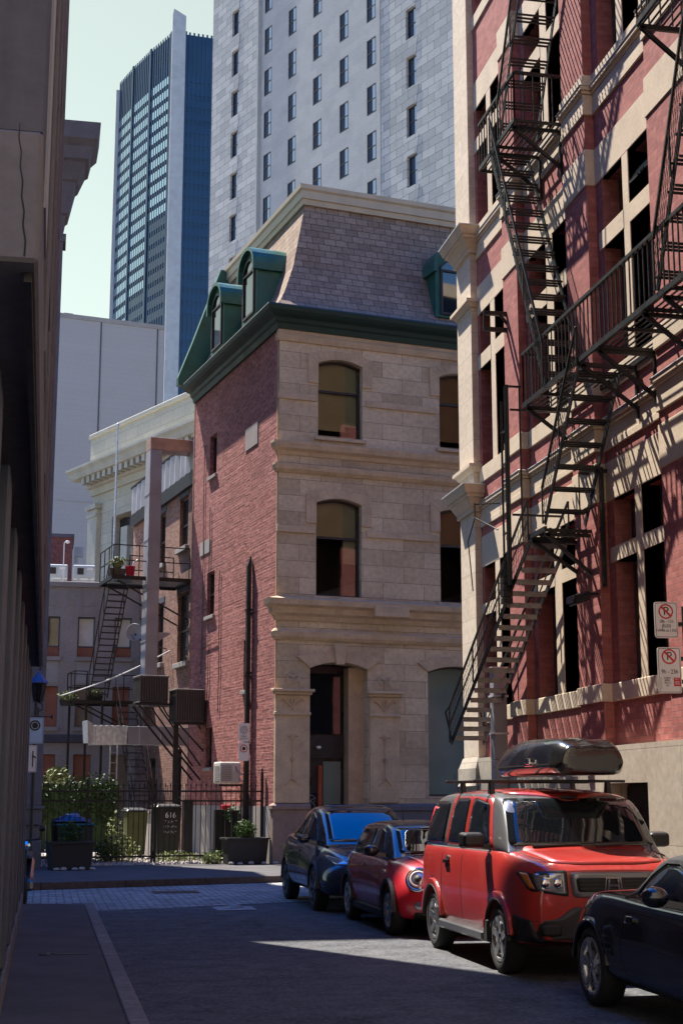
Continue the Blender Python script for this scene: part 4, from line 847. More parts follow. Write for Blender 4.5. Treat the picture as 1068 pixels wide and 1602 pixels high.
for si, (a, b) in enumerate(segs + RW):
    d = (b - a).normalized(); nrm = Vector((-d.y, d.x)) if si < 3 else Vector((d.y, -d.x)); L = (b - a).length
    pt = lambda s, o, z: (a.x + d.x * s + nrm.x * o, a.y + d.y * s + nrm.y * o, z)
    mb = MB(); mb.hexa([pt(0, 0, 0), pt(L, 0, 0), pt(L, -4, 0), pt(0, -4, 0), pt(0, 0, TOP), pt(L, 0, TOP), pt(L, -4, TOP), pt(0, -4, TOP)]); mb.build('facade', M['tower_spandrel'], bt, True)
    for k in range(22):
        z = TOP - 9 - FL * (k + 1)
        if k == 19: continue
        mb = MB(); mb.hexa([pt(.3, .12, z), pt(L - .3, .12, z), pt(L - .3, .0, z), pt(.3, .0, z), pt(.3, .12, z + 1.9), pt(L - .3, .12, z + 1.9), pt(L - .3, 0, z + 1.9), pt(.3, 0, z + 1.9)])
        mb.build('window_band', M['bright_glass'] if (si < 3 and not (si == 0 and k > 10) and not (si == 1 and k > 15)) else M['tower_glass'], bt, True)
    mb = MB(); n = int(L / 1.02)
    for k in range(n + 1):
        s = L * k / n; w_ = .22 if k % 10 else .34; D_ = .15 if k % 10 else .4
        mb.hexa([pt(s - w_, D_, 80), pt(s + w_, D_, 80), pt(s + w_, 0, 80), pt(s - w_, 0, 80), pt(s - w_, D_, TOP + .6), pt(s + w_, D_, TOP + .6), pt(s + w_, 0, TOP + .6), pt(s - w_, 0, TOP + .6)])
    mb.build('mullions', M['tower_spandrel'], bt, True)
# building behind the viewer, seen in reflections; raised to block sky, bounce warm light
ob = thing('tan_office_building', 'sunlit tan stone office building reflected in the windows of the corner building', 'building', (6, -16, 0))
PO = lambda u, d, z: (u, -16 - d, z)
ops = [(x, x + 1.4, z, z + 2.3) for x in [-12 + 3.2 * k for k in range(12)] for z in range(2, 44, 4)]
mb = MB(); wall(mb, PO, -14, 30, 0, 46, ops, .3); mb.box(-14, 30, -20, -16.5, 0, 46); mb.build('wall', M['tan_stone'], ob, True)
for o in ops:
    mb = MB(); mb.box(o[0], o[1], -16.3, -16.25, o[2], o[3]); mb.build('window', M['dark_glass'], ob, True)
nb2 = thing('sandstone_building', 'tan sandstone building next to the brick warehouse reflected in nearby windows', 'building', (9, 0, 0))
mb = MB(); mb.box(7.5, 20, -15.9, 7.9, .02, 17); mb.build('wall', M['tan_stone'], nb2, True)
for y in (-12, -8, -4, 0, 4):
    for z in (3, 7, 11): 
        mb = MB(); mb.box(7.46, 7.5, y, y + 1.6, z, z + 2.4); mb.build('window', M['dark_glass'], nb2, True)
# ================================================================ cars: x forward, y to the driver's left, z up, origin midway between the wheels
def cr(pts, x):
    """smooth interpolation through (x, value) pairs"""
    if x <= pts[0][0]: return pts[0][1]
    if x >= pts[-1][0]: return pts[-1][1]
    for i in range(len(pts) - 1):
        if pts[i][0] <= x <= pts[i + 1][0]: break
    (x1, y1), (x2, y2) = pts[i], pts[i + 1]; h = x2 - x1; t = (x - x1) / h
    def slope(k):
        if k <= 0 or k >= len(pts) - 1:
            k0 = 0 if k <= 0 else len(pts) - 2; return (pts[k0 + 1][1] - pts[k0][1]) / (pts[k0 + 1][0] - pts[k0][0])
        a = (pts[k][1] - pts[k - 1][1]) / (pts[k][0] - pts[k - 1][0]); b = (pts[k + 1][1] - pts[k][1]) / (pts[k + 1][0] - pts[k][0])
        return 0 if a * b <= 0 else 2 * a * b / (a + b)
    m1, m2 = slope(i), slope(i + 1)
    return (2*t**3 - 3*t**2 + 1) * y1 + (t**3 - 2*t**2 + t) * h * m1 + (-2*t**3 + 3*t**2) * y2 + (t**3 - t**2) * h * m2
class Car:
    def __init__(s, name, label, cat, loc, rz, spec): 
        s.t = thing(name, label, cat, loc, rz); s.s = spec; s.parts = []
    def loft(s, name, mat, lo, hi, sec, wells=None, n=44, sub=1, caps=True):
        """closed skin from a half section sec(x) -> list of (y, z) from bottom centre to top centre"""
        xs = [lo + (hi - lo) * (.5 - .5 * math.cos(math.pi * i / n)) for i in range(n + 1)]; mb = MB(); ring = []
        for x in xs:
            h = sec(x); full = [(y, z) for y, z in h] + [(-y, z) for y, z in h[-2:0:-1]]; ring.append([(x, y, z) for y, z in full])
        k = len(ring[0]); vs = [p for r in ring for p in r]
        fs = [(i * k + j, i * k + (j + 1) % k, (i + 1) * k + (j + 1) % k, (i + 1) * k + j) for i in range(n) for j in range(k)]
        fs += [tuple(range(k))[::-1], tuple(range(n * k, n * k + k))]
        mb.add(vs, fs, True); o = mb.build(name, mat, s.t, subsurf=sub)
        if wells:
            cut = MB()
            for (cx, cz, r, yw) in wells:
                for sg in (-1, 1): cut.lathe([(0, -1), (r, -1), (r, 1), (0, 1)], 40, (0, 0, 0), 'y') if False else cut.lathe([(.0001, sg * yw), (r, sg * yw), (r, sg * 1.3), (.0001, sg * 1.3)], 40, (cx, 0, cz), 'y')
            co = cut.build('cut', mat); co.matrix_world = XF[s.t.name]
            m = o.modifiers.new('w', 'BOOLEAN'); m.object = co; m.operation = 'DIFFERENCE'; m.solver = 'EXACT'
            s.t.matrix_world = XF[s.t.name]; bpy.context.view_layer.update()
            dg = bpy.context.evaluated_depsgraph_get(); me = bpy.data.meshes.new_from_object(o.evaluated_get(dg)); o.modifiers.clear(); o.data = me
            bpy.data.objects.remove(co)
        else:
            bpy.context.view_layer.update(); dg = bpy.context.evaluated_depsgraph_get(); me = bpy.data.meshes.new_from_object(o.evaluated_get(dg)); o.modifiers.clear(); o.data = me
        o.data.materials.clear(); o.data.materials.append(mat)
        s.parts.append(o); return o
    def bvh(s):
        vs, fs = [], []
        for o in s.parts:
            n = len(vs); vs += [v.co.copy() for v in o.data.vertices]; fs += [tuple(i + n for i in p.vertices) for p in o.data.polygons]
        s.tree = BVHTree.FromPolygons(vs, fs)
    def hit(s, a, b, face, sg=1):
        if face == 'side': o, d = Vector((a, sg * 2, b)), Vector((0, -sg, 0))
        elif face == 'front': o, d = Vector((4, a, b)), Vector((-1, 0, 0))
        elif face == 'rear': o, d = Vector((-4, a, b)), Vector((1, 0, 0))
        else: o, d = Vector((a, b, 3)), Vector((0, 0, -1))
        h = s.tree.ray_cast(o, d); 
        if h[0] is None:
            h = s.tree.find_nearest(o + d * (1.2 if face == 'side' else 2)); return h[0], -d
        return h[0], (h[1] if h[1].dot(d) < 0 else -h[1])
    def patch(s, name, mat, poly, face='side', sides=(1, -1), eps=.006, rings=5, rnd_=.03, par=None, dome=0, seg=6):
        """a panel laid on the skin: outline in the face's plane, rounded, projected on the body and raised a little"""
        out = []
        for sg in sides:
            pts = roundpoly(poly, rnd_, seg); c = (sum(p[0] for p in pts) / len(pts), sum(p[1] for p in pts) / len(pts)); mb = MB(); vs = []; k = len(pts)
            if face in ('front', 'rear', 'top') and sg == -1: pts = [(-a, b) for a, b in pts] if face != 'top' else [(a, -b) for a, b in pts]; c = (-c[0], c[1]) if face != 'top' else (c[0], -c[1])
            for r in range(rings + 2):
                f = 1 if r <= 1 else 1 - (r - 1) / (rings + .35)
                for a, b in pts:
                    q, nn = s.hit(c[0] + (a - c[0]) * f, c[1] + (b - c[1]) * f, face, sg)
                    e = -.012 if r == 0 else eps + dome * (1 - f * f); vs.append(q + nn * e)
            fs = [(r * k + i, r * k + (i + 1) % k, (r + 1) * k + (i + 1) % k, (r + 1) * k + i) for r in range(rings + 1) for i in range(k)] + [tuple(range((rings + 1) * k, (rings + 2) * k))]
            mb.add(vs, fs, False); mb.sm = [False] * k + [True] * (len(fs) - k); o = mb.build(name, mat, par or s.t)
            out.append(o)
        return out
    def strip(s, name, mat, pts, w, face='side', sides=(1, -1), eps=.004, par=None):
        """a thin line along the skin (seam, moulding)"""
        for sg in sides:
            mb = MB(); vs = []; P = [Vector(p) for p in pts]; fine = []
            for a, b in zip(P, P[1:]):
                m = max(1, int((b - a).length / .05)); fine += [a.lerp(b, i / m) for i in range(m)]
            fine.append(P[-1]); 
            if face != 'side' and sg == -1: fine = [Vector((-q.x, q.y)) if face != 'top' else Vector((q.x, -q.y)) for q in fine]
            for i, q in enumerate(fine):
                d = (fine[min(i + 1, len(fine) - 1)] - fine[max(i - 1, 0)]).normalized(); nrm = Vector((-d.y, d.x)) * w / 2
                for e, o_ in ((-.01, nrm), (eps, nrm), (eps, -nrm), (-.01, -nrm)):
                    h, nn = s.hit(q.x + o_.x, q.y + o_.y, face, sg); vs.append(h + nn * e)
            n = len(fine); fs = [(i * 4 + j, i * 4 + j + 1, (i + 1) * 4 + j + 1, (i + 1) * 4 + j) for i in range(n - 1) for j in range(3)]
            mb.add(vs, fs); mb.build(name, mat, par or s.t)
    def wheels(s, xs, y, r, wd, rim_r, spokes, mat, double=False, twist=0, sw=.05):
        for x in xs:
            for sg in (1, -1):
                tr = MB(); h = wd / 2; prof = [(rim_r, -h * .8), (rim_r + .02, -h * .95), (r - .05, -h), (r - .015, -h * .85), (r, -h * .6), (r, h * .6), (r - .015, h * .85), (r - .05, h), (rim_r + .02, h * .95), (rim_r, h * .8)]
                wh = tr.lathe([(a, b) for a, b in prof], 40, (x, sg * (y - h), r), 'y').build('wheel', M['rubber'], s.t)
                yo = sg * (y - .012); m = MB(); m.lathe([(rim_r + .005, -.01 * sg), (rim_r - .005, .006 * sg), (rim_r - .03, 0), (rim_r - .035, -.05 * sg), (rim_r - .05, -.10 * sg)], 40, (x, yo, r), 'y')
                hub = .065; m.lathe([(0, .0), (hub * .6, 0), (hub, -.015 * sg), (hub, -.05 * sg)], 20, (x, yo - sg * .012, r), 'y')
                for k in range(spokes):
                    offs = (-.09, .09) if double else (0,)
                    for of in offs:
                        a0 = 2 * math.pi * k / spokes + math.pi / 2; a1 = a0 + of * (1.5 if double else 1) + twist; R1 = rim_r - .02
                        p0 = Vector((x + hub * .7 * math.cos(a0 + of), yo - sg * .025, r + hub * .7 * math.sin(a0 + of))); p1 = Vector((x + R1 * math.cos(a1), yo - sg * .012, r + R1 * math.sin(a1)))
                        m.bar(p0, p1, sw, .03, up=(0, 1, 0))
                m.build('rim', mat, wh)
                d = MB(); d.lathe([(0, 0), (rim_r - .03, 0), (rim_r - .03, -.02 * sg)], 28, (x, yo - sg * .10, r), 'y'); d.build('brake_disc', M['black_plastic'], wh)
    def arch(s, cx, cz, r0, r1, y, mat, a0=0, a1=180, name='arch_trim', th=.05):
        for sg in (1, -1):
            mb = MB(); n = 22; vs = []
            for i in range(n + 1):
                a = R(a0 + (a1 - a0) * i / n); 
                for (rr, yy) in ((r0, y), (r1, y), (r1, y - th), (r0, y - th)): vs.append((cx + rr * math.cos(a), sg * yy, cz + rr * math.sin(a)))
            fs = [(i * 4 + j, i * 4 + (j + 1) % 4, (i + 1) * 4 + (j + 1) % 4, (i + 1) * 4 + j) for i in range(n) for j in range(4)] + [(0, 1, 2, 3), (n * 4 + 3, n * 4 + 2, n * 4 + 1, n * 4)]
            mb.add(vs, fs); mb.build(name, mat, s.t, bevel=.01)
    def mirror(s, x, y, z, w_, h_, mat, stalk=.12, round_=False):
        for sg in (1, -1):
            mb = MB()
            if round_:
                mb.lathe([(0, -.09), (h_ * .35, -.08), (h_ * .5, -.03), (h_ * .52, .02), (h_ * .45, .06), (0, .06)], 16, (0, 0, 0), 'x'); mb.v = [Vector((-v.x + x, v.y * w_ / h_ + sg * (y + stalk + w_ / 2), v.z + z)) for v in mb.v]
            else:
                yc = sg * (y + stalk + w_ / 2); a, b = w_ / 2, h_ / 2
                mb.hexa([(x - .07, yc - a, z - b), (x + .10, yc - a * .8, z - b * .8), (x + .10, yc + a * .8, z - b * .8), (x - .07, yc + a, z - b), (x - .07, yc - a, z + b), (x + .10, yc - a * .8, z + b * .8), (x + .10, yc + a * .8, z + b * .8), (x - .07, yc + a, z + b)])
            o = mb.build('mirror', mat, s.t, bevel=0 if round_ else .035)
            if not round_: o.modifiers[0].segments = 3
            mb = MB(); mb.bar((x + .02, sg * (y - .06), z - h_ * .45), (x, sg * (y + stalk + w_ * .3), z - h_ * .25), .06, .05); mb.build('mirror_arm', mat, o)
            mb = MB(); yc = sg * (y + stalk + w_ / 2); mb.box(x - .075, x - .071, yc - w_ * .42, yc + w_ * .42, z - h_ * .4, z + h_ * .4)
            if not round_: mb.build('mirror_glass', M['chrome'], o)
def roundpoly(poly, r, seg=6):
    n = len(poly); out = []
    for i in range(n):
        p, a, b = Vector(poly[i]), Vector(poly[i - 1]), Vector(poly[(i + 1) % n]); u, v = (a - p), (b - p); m = min(r, u.length * .45, v.length * .45)
        if m < 1e-4: out.append(tuple(p)); continue
        p0, p1 = p + u.normalized() * m, p + v.normalized() * m
        for k in range(seg + 1): t = k / seg; q = p0 * (1 - t) ** 2 + p * 2 * t * (1 - t) + p1 * t ** 2; out.append((q.x, q.y))
    # resample long edges so the panel follows the skin
    res = []
    for i, p in enumerate(out):
        q = out[(i + 1) % len(out)]; L = math.hypot(q[0] - p[0], q[1] - p[1]); m = max(1, int(L / .08)); res += [(p[0] + (q[0] - p[0]) * k / m, p[1] + (q[1] - p[1]) * k / m) for k in range(m)]
    return res
def lower_sec(zb, zs, zc, w, ws, tuck=.90, crown=.85):
    """half section of the lower body"""
    def f(x):
        b, sh, c, ww, wsx = cr(zb, x), cr(zs, x), cr(zc, x), cr(w, x), cr(ws, x); h = sh - b
        return [(0, b), (ww * tuck * .8, b), (ww * tuck, b + .02), (ww * .975, b + h * .16), (ww, b + h * .38), (ww * .998, b + h * .62), (ww * .5 + wsx * .5 + .004, b + h * .88), (wsx, sh - .012), (wsx * .96, sh + (c - sh) * .25 + .003), (wsx * crown, sh + (c - sh) * .6), (wsx * .45, sh + (c - sh) * .93), (0, c)]
    return f
def cabin_sec(zbelt, zroof, wb, wt, eave):
    """half section of the glasshouse; eave = height of the roof edge"""
    def f(x):
        a, r_, b, t, e = cr(zbelt, x), cr(zroof, x), cr(wb, x), cr(wt, x), cr(eave, x); e = min(e, r_ - .005); e = max(e, a + .005)
        return [(0, a - .05), (b * .9, a - .05), (b, a), (b + (t - b) * .5 + .008, a + (e - a) * .5), (t, e), (t * .96, e + (r_ - e) * .45), (t * .8, e + (r_ - e) * .78), (t * .4, r_ - (r_ - e) * .06), (0, r_)]
    return f

# ---------------------------------------------------------------- boxy orange-red SUV with a roof box
c = Car('boxy_suv', 'boxy orange red SUV with grey roof pillars carrying a black roof box', 'car', (5.36, 15.68, 0), R(-90), {})
H = 1.255; wells = [(H, .335, .40, .62), (-H, .335, .40, .62)]
zb = [(-1.95, .42), (-1.6, .3), (1.6, .28), (2.05, .36)]; zs = [(-1.95, 1.10), (-1.8, 1.16), (.9, 1.16), (1.3, 1.14), (1.75, 1.09), (2.0, 1.04), (2.07, .98)]
zc = [(-1.95, 1.15), (.8, 1.2), (1.1, 1.22), (1.6, 1.17), (1.95, 1.10), (2.07, 1.02)]; w_ = [(-1.95, .80), (-1.8, .88), (-1.2, .905), (1.3, .905), (1.7, .885), (1.95, .83), (2.07, .72)]; ws = [(-1.95, .76), (-1.8, .84), (-1.2, .865), (1.0, .855), (1.5, .82), (1.9, .74), (2.07, .66)]
body = c.loft('body', M['car_orange'], -1.95, 2.07, lower_sec(zb, zs, zc, w_, ws, .96, .93), wells)
cab = c.loft('cabin', M['silver_trim'], -1.92, 1.36, cabin_sec([(-1.92, 1.12), (1.36, 1.15)], [(-1.92, 1.55), (-1.75, 1.70), (-1.3, 1.775), (0, 1.80), (.6, 1.765), (.92, 1.70), (1.15, 1.45), (1.36, 1.18)], [(-1.92, .80), (-1.7, .86), (1.0, .85), (1.36, .80)], [(-1.92, .68), (-1.6, .74), (.8, .735), (1.1, .76), (1.36, .80)], [(-1.92, 1.5), (-1.7, 1.62), (-1.2, 1.70), (0, 1.72), (.6, 1.69), (.95, 1.60), (1.36, 1.16)]), n=40)
c.bvh()
c.patch('windscreen', M['car_glass'], [(-.78, 1.225), (.78, 1.225), (.70, 1.69), (-.70, 1.69)], 'front', (1,), .008, 6, .06)
g1 = [(-.02, 1.19), (.86, 1.19), (.62, 1.66), (.12, 1.71), (-.02, 1.71)]
c.patch('door_frame', M['car_orange'], [(-.85, 1.17), (.98, 1.17), (.66, 1.71), (.30, 1.755), (-.70, 1.755), (-.80, 1.68)], 'side', (1, -1), .006, 5, .10)
c.patch('side_window', M['car_glass'], [(.02, 1.22), (.84, 1.22), (.60, 1.64), (.12, 1.695), (.02, 1.695)], 'side', (1, -1), .012, 5, .05)
c.patch('side_window', M['car_glass'], [(-.74, 1.20), (-.12, 1.20), (-.12, 1.695), (-.62, 1.695), (-.70, 1.62)], 'side', (1, -1), .012, 5, .06)
c.patch('quarter_window', M['car_glass'], [(-1.80, 1.20), (-.95, 1.20), (-.90, 1.66), (-1.55, 1.66)], 'side', (1, -1), .008, 5, .06)
c.patch('roof_panel', M['car_orange'], [(.98, .0), (.70, .58), (-1.45, .60), (-1.6, .3), (-1.6, -.3), (-1.45, -.60), (.70, -.58)], 'top', (1,), .008, 6, .12)
for y in (-.3, 0, .3): c.strip('roof_rib', M['car_orange'], [(-1.4, y), (.6, y)], .03, 'top', (1,), .012)
c.patch('rear_window', M['car_glass'], [(-.6, 1.25), (.6, 1.25), (.56, 1.6), (-.56, 1.6)], 'rear', (1,), .008, 4, .05)
for x in (-.87, -.06, .93): c.strip('door_seam', M['black'], [(x, 1.14), (x + (.02 if x > .5 else 0), .42)], .012, 'side', (1, -1), .002)
c.strip('belt_seam', M['black'], [(-1.75, 1.155), (.9, 1.165)], .012, 'side', (1, -1), .002)
for x in (-.62,):
    hd = c.patch('door_handle', M['black_plastic'], [(x - .07, .93), (x + .07, .93), (x + .07, 1.07), (x - .07, 1.07)], 'side', (1, -1), .010, 2, .05)
    c.strip('handle_bar', M['chrome'], [(x - .08, 1.0), (x + .08, 1.0)], .035, 'side', (1, -1), .035)
# flat grey front: bumper cladding, grille, lamps
c.patch('hood_panel', M['car_orange'], [(1.32, -.68), (1.95, -.58), (2.0, -.3), (2.0, .3), (1.95, .58), (1.32, .68)], 'top', (1,), .006, 5, .1)
c.strip('hood_seam', M['black'], [(1.30, .72), (1.62, .70), (1.93, .60)], .01, 'top', (1, -1), .003)
c.patch('grille_surround', M['silver_trim'], [(-.40, .77), (.40, .77), (.43, 1.0), (-.43, 1.0)], 'front', (1,), .012, 4, .05)
c.patch('grille', M['black'], [(-.35, .82), (.35, .82), (.37, .95), (-.37, .95)], 'front', (1,), .018, 4, .03)
gy = []
for k in range(3): c.strip('grille_bar', M['black_plastic'], [(-.33, .85 + .035 * k), (.33, .85 + .035 * k)], .012, 'front', (1,), .026)
mb = MB(); q, nn = c.hit(0, .885, 'front'); X = q.x + .035
for a, b, e, f in ((-.055, .83, -.045, .94), (.055, .83, .045, .94), (-.05, .88, .05, .88)): mb.bar((X, a, b), (X, e, f), .016, .02)
for a, b in zip([(-.085, .825), (-.07, .95), (.07, .95), (.085, .825), (-.085, .825)], [(-.07, .95), (.07, .95), (.085, .825), (-.085, .825)]): mb.bar((X - .005, *a), (X - .005, *b), .012, .014)
mb.build('emblem', M['chrome'], c.t)
hl = c.patch('headlight', M['black_plastic'], [(.44, .78), (.80, .83), (.84, 1.0), (.46, 1.02)], 'front', (1, -1), .010, 4, .03)
for i, sg in enumerate((1, -1)):
    c.patch('lens', M['lamp_glass'], [(.47, .80), (.73, .835), (.76, .985), (.48, 1.0)], 'front', (sg,), .016, 4, .03, par=hl[i])
    c.patch('indicator', M['lamp_amber'], [(.755, .845), (.79, .85), (.825, .99), (.785, .985)], 'front', (sg,), .015, 2, .01, par=hl[i])
    for yy in (.55, .67):
        q, nn = c.hit(yy * sg, .90, 'front'); mb = MB(); mb.lathe([(0, .02), (.03, .018), (.045, .012), (.05, .0), (.05, -.02)], 18, q + Vector((.008, 0, 0)), 'x'); mb.build('bulb', M['chrome'], hl[i])
c.patch('bumper', M['cladding'], [(-.86, .36), (.86, .36), (.84, .55), (.56, .57), (.40, .68), (-.40, .68), (-.56, .57), (-.84, .55)], 'front', (1,), .014, 6, .05)
c.patch('bumper_corner', M['cladding'], [(1.66, .36), (2.02, .36), (2.0, .56), (1.70, .60)], 'side', (1, -1), .010, 4, .04)
c.patch('air_intake', M['black'], [(-.36, .40), (.36, .40), (.34, .56), (-.34, .56)], 'front', (1,), .018, 4, .04)
for yy in (.62,): c.patch('fog_lamp', M['black'], [(yy - .1, .42), (yy + .1, .42), (yy + .1, .52), (yy - .1, .52)], 'front', (1, -1), .018, 2, .04)
c.patch('rear_bumper', M['cladding'], [(-1.94, .40), (-1.68, .36), (-1.70, .62), (-1.94, .62)], 'side', (1, -1), .010, 4, .04)
for x in (H, -H): c.arch(x, .335, .385, .455, .925, M['car_orange'], 8, 172, 'fender'); c.arch(x, .335, .37, .392, .928, M['cladding'], 0, 180, 'arch_trim')
for sg in (1, -1):
    mb = MB(); mb.box(-.86, .84, sg * .80, sg * .945, .27, .37); mb.build('side_step', M['silver_trim'], c.t, bevel=.02)
    for x in (.84, -1.0): 
        mb = MB(); mb.box(x, x + .14, sg * .80, sg * .925, .27, .50); mb.build('sill_end', M['cladding'], c.t, bevel=.02)
c.mirror(.80, .83, 1.27, .26, .17, M['black_plastic'], .06)
c.wheels((H, -H), .90, .335, .21, .225, 5, M['alloy'], sw=.075)
for x in (.35, -.75):
    mb = MB(); mb.box(x - .025, x + .025, -.86, .86, 1.865, 1.895)
    for y in (-.66, .66): mb.hexa([(x - .06, y - .03, 1.70), (x + .06, y - .03, 1.70), (x + .06, y + .03, 1.70), (x - .06, y + .03, 1.70), (x - .03, y - .025, 1.87), (x + .03, y - .025, 1.87), (x + .03, y + .025, 1.87), (x - .03, y + .025, 1.87)])
    mb.build('roof_bar', M['black_plastic'], c.t, bevel=.006)
for s0, s1 in (((1.26, -.55), (1.12, .12)), ((1.24, .12), (1.14, .60))):
    a = c.hit(s0[1], 1.215, 'front')[0] + Vector((.02, 0, .01)); b = c.hit(s1[1], 1.25, 'front')[0] + Vector((.02, 0, .0)); mb = MB(); mb.bar(a, b, .018, .014); mb.build('wiper', M['black_plastic'], c.t)
mb = MB(); mb.tube([(-1.5, -.5, 1.74), (-1.62, -.52, 1.98)], [.008, .004], 6); mb.build('aerial', M['black_plastic'], c.t)
c.patch('tail_lamp', M['sign_red'], [(-.82, 1.2), (-.72, 1.2), (-.70, 1.6), (-.76, 1.6)], 'rear', (1, -1), .01, 3, .02)
# roof box: a thing that rests on the bars
rb = thing('roof_box', 'glossy black roof box strapped on the boxy red SUV', 'roof box', (5.36, 15.68, 0), R(-90))
def rbsec(x):
    t = (x + 1.2) / 2.25; hgt = cr([(0, .24), (.12, .34), (.45, .42), (.8, .41), (.95, .35), (1, .27)], t); wd = cr([(0, .30), (.08, .38), (.5, .42), (.9, .40), (1, .33)], t); z0 = 1.93 + (.03 if t > .97 or t < .03 else 0)
    return [(0, z0), (wd * .82, z0), (wd * .92, z0 + .03), (wd * 1.0, z0 + .085), (wd * 1.0, z0 + .11), (wd * .985, z0 + .13), (wd * .94, z0 + hgt * .66), (wd * .80, z0 + hgt * .90), (wd * .62, z0 + hgt * .97), (wd * .5, z0 + hgt * .93), (wd * .12, z0 + hgt * .95), (0, z0 + hgt * 1.0)]
k = Car.__new__(Car); k.t = rb; k.parts = []
shell = k.loft('shell', M['box_black'], -.45 - .75, 1.05 + .0, rbsec, n=26)
shell.location = (.2, .16 * 0 + .16, 0)
k.bvh()
for sg in (-1,):
    mb = MB(); y = .16 - .425; mb.box(.35, .62, y - .02, y, 2.03, 2.07); mb.box(.43, .52, y - .03, y, 2.05, 2.12); mb.build('latch', M['chrome'], rb, bevel=.006)
mb = MB(); mb.sweep([(0, 2.035), (.008, 2.035), (.008, 2.052), (0, 2.052)], [(-.9, .16 + .424), (-.9, .16 - .424), (1.0, .16 - .424)]) if False else mb.box(-.85, 1.1, .16 - .426, .16 - .42, 2.036, 2.05); mb.build('lid_seam', M['black'], rb)

# ---------------------------------------------------------------- small red hatchback with a black roof
c = Car('hatchback', 'small rounded red hatchback with a black roof and round headlights', 'car', (5.16, 19.9, 0), R(-90), {})
H = 1.27; wells = [(H, .30, .35, .60), (-H, .30, .35, .60)]
zb = [(-1.85, .36), (-1.5, .22), (1.6, .2), (1.92, .28)]; zs = [(-1.85, .78), (-1.7, .93), (0, .90), (.9, .88), (1.3, .84), (1.7, .76), (1.88, .66), (1.94, .55)]
zc = [(-1.85, .82), (-1.6, .98), (0, .97), (.85, .99), (1.3, .95), (1.65, .86), (1.86, .72), (1.94, .58)]; w_ = [(-1.85, .60), (-1.6, .80), (-1.27, .86), (0, .85), (1.27, .865), (1.6, .82), (1.8, .70), (1.94, .45)]; ws = [(-1.85, .55), (-1.6, .74), (0, .77), (1.0, .74), (1.5, .66), (1.8, .55), (1.94, .38)]
c.loft('body', M['car_red'], -1.85, 1.94, lower_sec(zb, zs, zc, w_, ws, .92, .82), wells)
c.loft('cabin', M['roof_black'], -1.72, 1.0, cabin_sec([(-1.72, .90), (1.0, .92)], [(-1.72, .98), (-1.55, 1.22), (-1.3, 1.34), (-.6, 1.40), (0, 1.40), (.3, 1.36), (.6, 1.20), (1.0, .95)], [(-1.72, .66), (-1.4, .74), (.5, .76), (1.0, .70)], [(-1.72, .58), (-1.3, .60), (-.3, .60), (.3, .61), (.7, .66), (1.0, .69)], [(-1.72, .95), (-1.5, 1.2), (-1.2, 1.29), (-.5, 1.33), (.05, 1.32), (.35, 1.26), (1.0, .93)]), n=36)
c.bvh()
c.patch('windscreen', M['car_glass'], [(-.60, .99), (.60, .99), (.53, 1.30), (-.53, 1.30)], 'front', (1,), .008, 6, .06)
c.patch('side_window', M['car_glass'], [(-.18, .95), (.62, .95), (.28, 1.25), (.10, 1.30), (-.18, 1.31)], 'side', (1, -1), .008, 5, .04)
c.patch('side_window', M['car_glass'], [(-1.45, .96), (-.24, .95), (-.24, 1.31), (-1.05, 1.29), (-1.3, 1.2)], 'side', (1, -1), .008, 5, .06)
c.strip('window_trim', M['chrome'], [(-1.6, .925), (.78, .925)], .016, 'side', (1, -1), .006)
c.strip('door_seam', M['black'], [(.72, .90), (.74, .45), (.55, .30)], .010, 'side', (1, -1), .002); c.strip('door_seam', M['black'], [(-.48, .90), (-.55, .5), (-.45, .3)], .010, 'side', (1, -1), .002)
c.strip('door_handle', M['chrome'], [(-.42, .80), (-.24, .80)], .03, 'side', (1, -1), .02)
c.patch('side_vent', M['chrome'], [(.84, .74), (.95, .74), (.96, .79), (.83, .79)], 'side', (1, -1), .012, 2, .02)
hl = []
for sg in (1, -1):
    q, nn = c.hit(.57 * sg, .70, 'front'); mb = MB(); d = Vector((.82, sg * .34, .46)).normalized(); Mx = Matrix.Translation(q + d * .01) @ d.to_track_quat('X', 'Z').to_matrix().to_4x4()
    def ring(prof, mat, nm, par): 
        m = MB(); m.lathe(prof, 28, (0, 0, 0), 'x'); m.v = [Mx @ v for v in m.v]; return m.build(nm, mat, par)
    o = ring([(.115, -.06), (.15, -.05), (.165, 0), (.15, .014), (.132, .014), (.128, .0)], M['chrome'], 'headlight', c.t); ring([(.0, .03), (.06, .026), (.10, .012), (.13, -.004)], M['lamp_glass'], 'lens', o); ring([(.0, .036), (.035, .034), (.045, .026)], M['black'], 'bulb', o); ring([(.085, .022), (.098, .026), (.11, .018)], M['white'], 'light_ring', o)
    c.patch('fog_lamp', M['lamp_glass'], [(.52 + .0, .345), (.62, .345), (.64, .44), (.52, .44)], 'front', (sg,), .016, 3, .05)
c.patch('grille', M['black'], [(-.36, .38), (.36, .38), (.44, .52), (.38, .60), (-.38, .60), (-.44, .52)], 'front', (1,), .01, 5, .10)
c.strip('grille_trim', M['chrome'], [(-.36, .37), (.36, .37), (.455, .52), (.39, .615), (-.39, .615), (-.455, .52), (-.36, .37)], .03, 'front', (1,), .016)
c.patch('lower_bumper', M['cladding'], [(-.62, .22), (.62, .22), (.64, .31), (-.64, .31)], 'front', (1,), .012, 4, .03)
for x in (H, -H): c.arch(x, .30, .33, .405, .872, M['cladding'], 0, 180)
for sg in (1, -1):
    mb = MB(); mb.box(-.9, .9, sg * .74, sg * .845, .19, .30); mb.build('sill', M['cladding'], c.t, bevel=.02)
c.mirror(.62, .74, 1.02, .20, .15, M['roof_black'], .07, True)
c.wheels((H, -H), .855, .30, .19, .215, 5, M['alloy'], True, sw=.034)
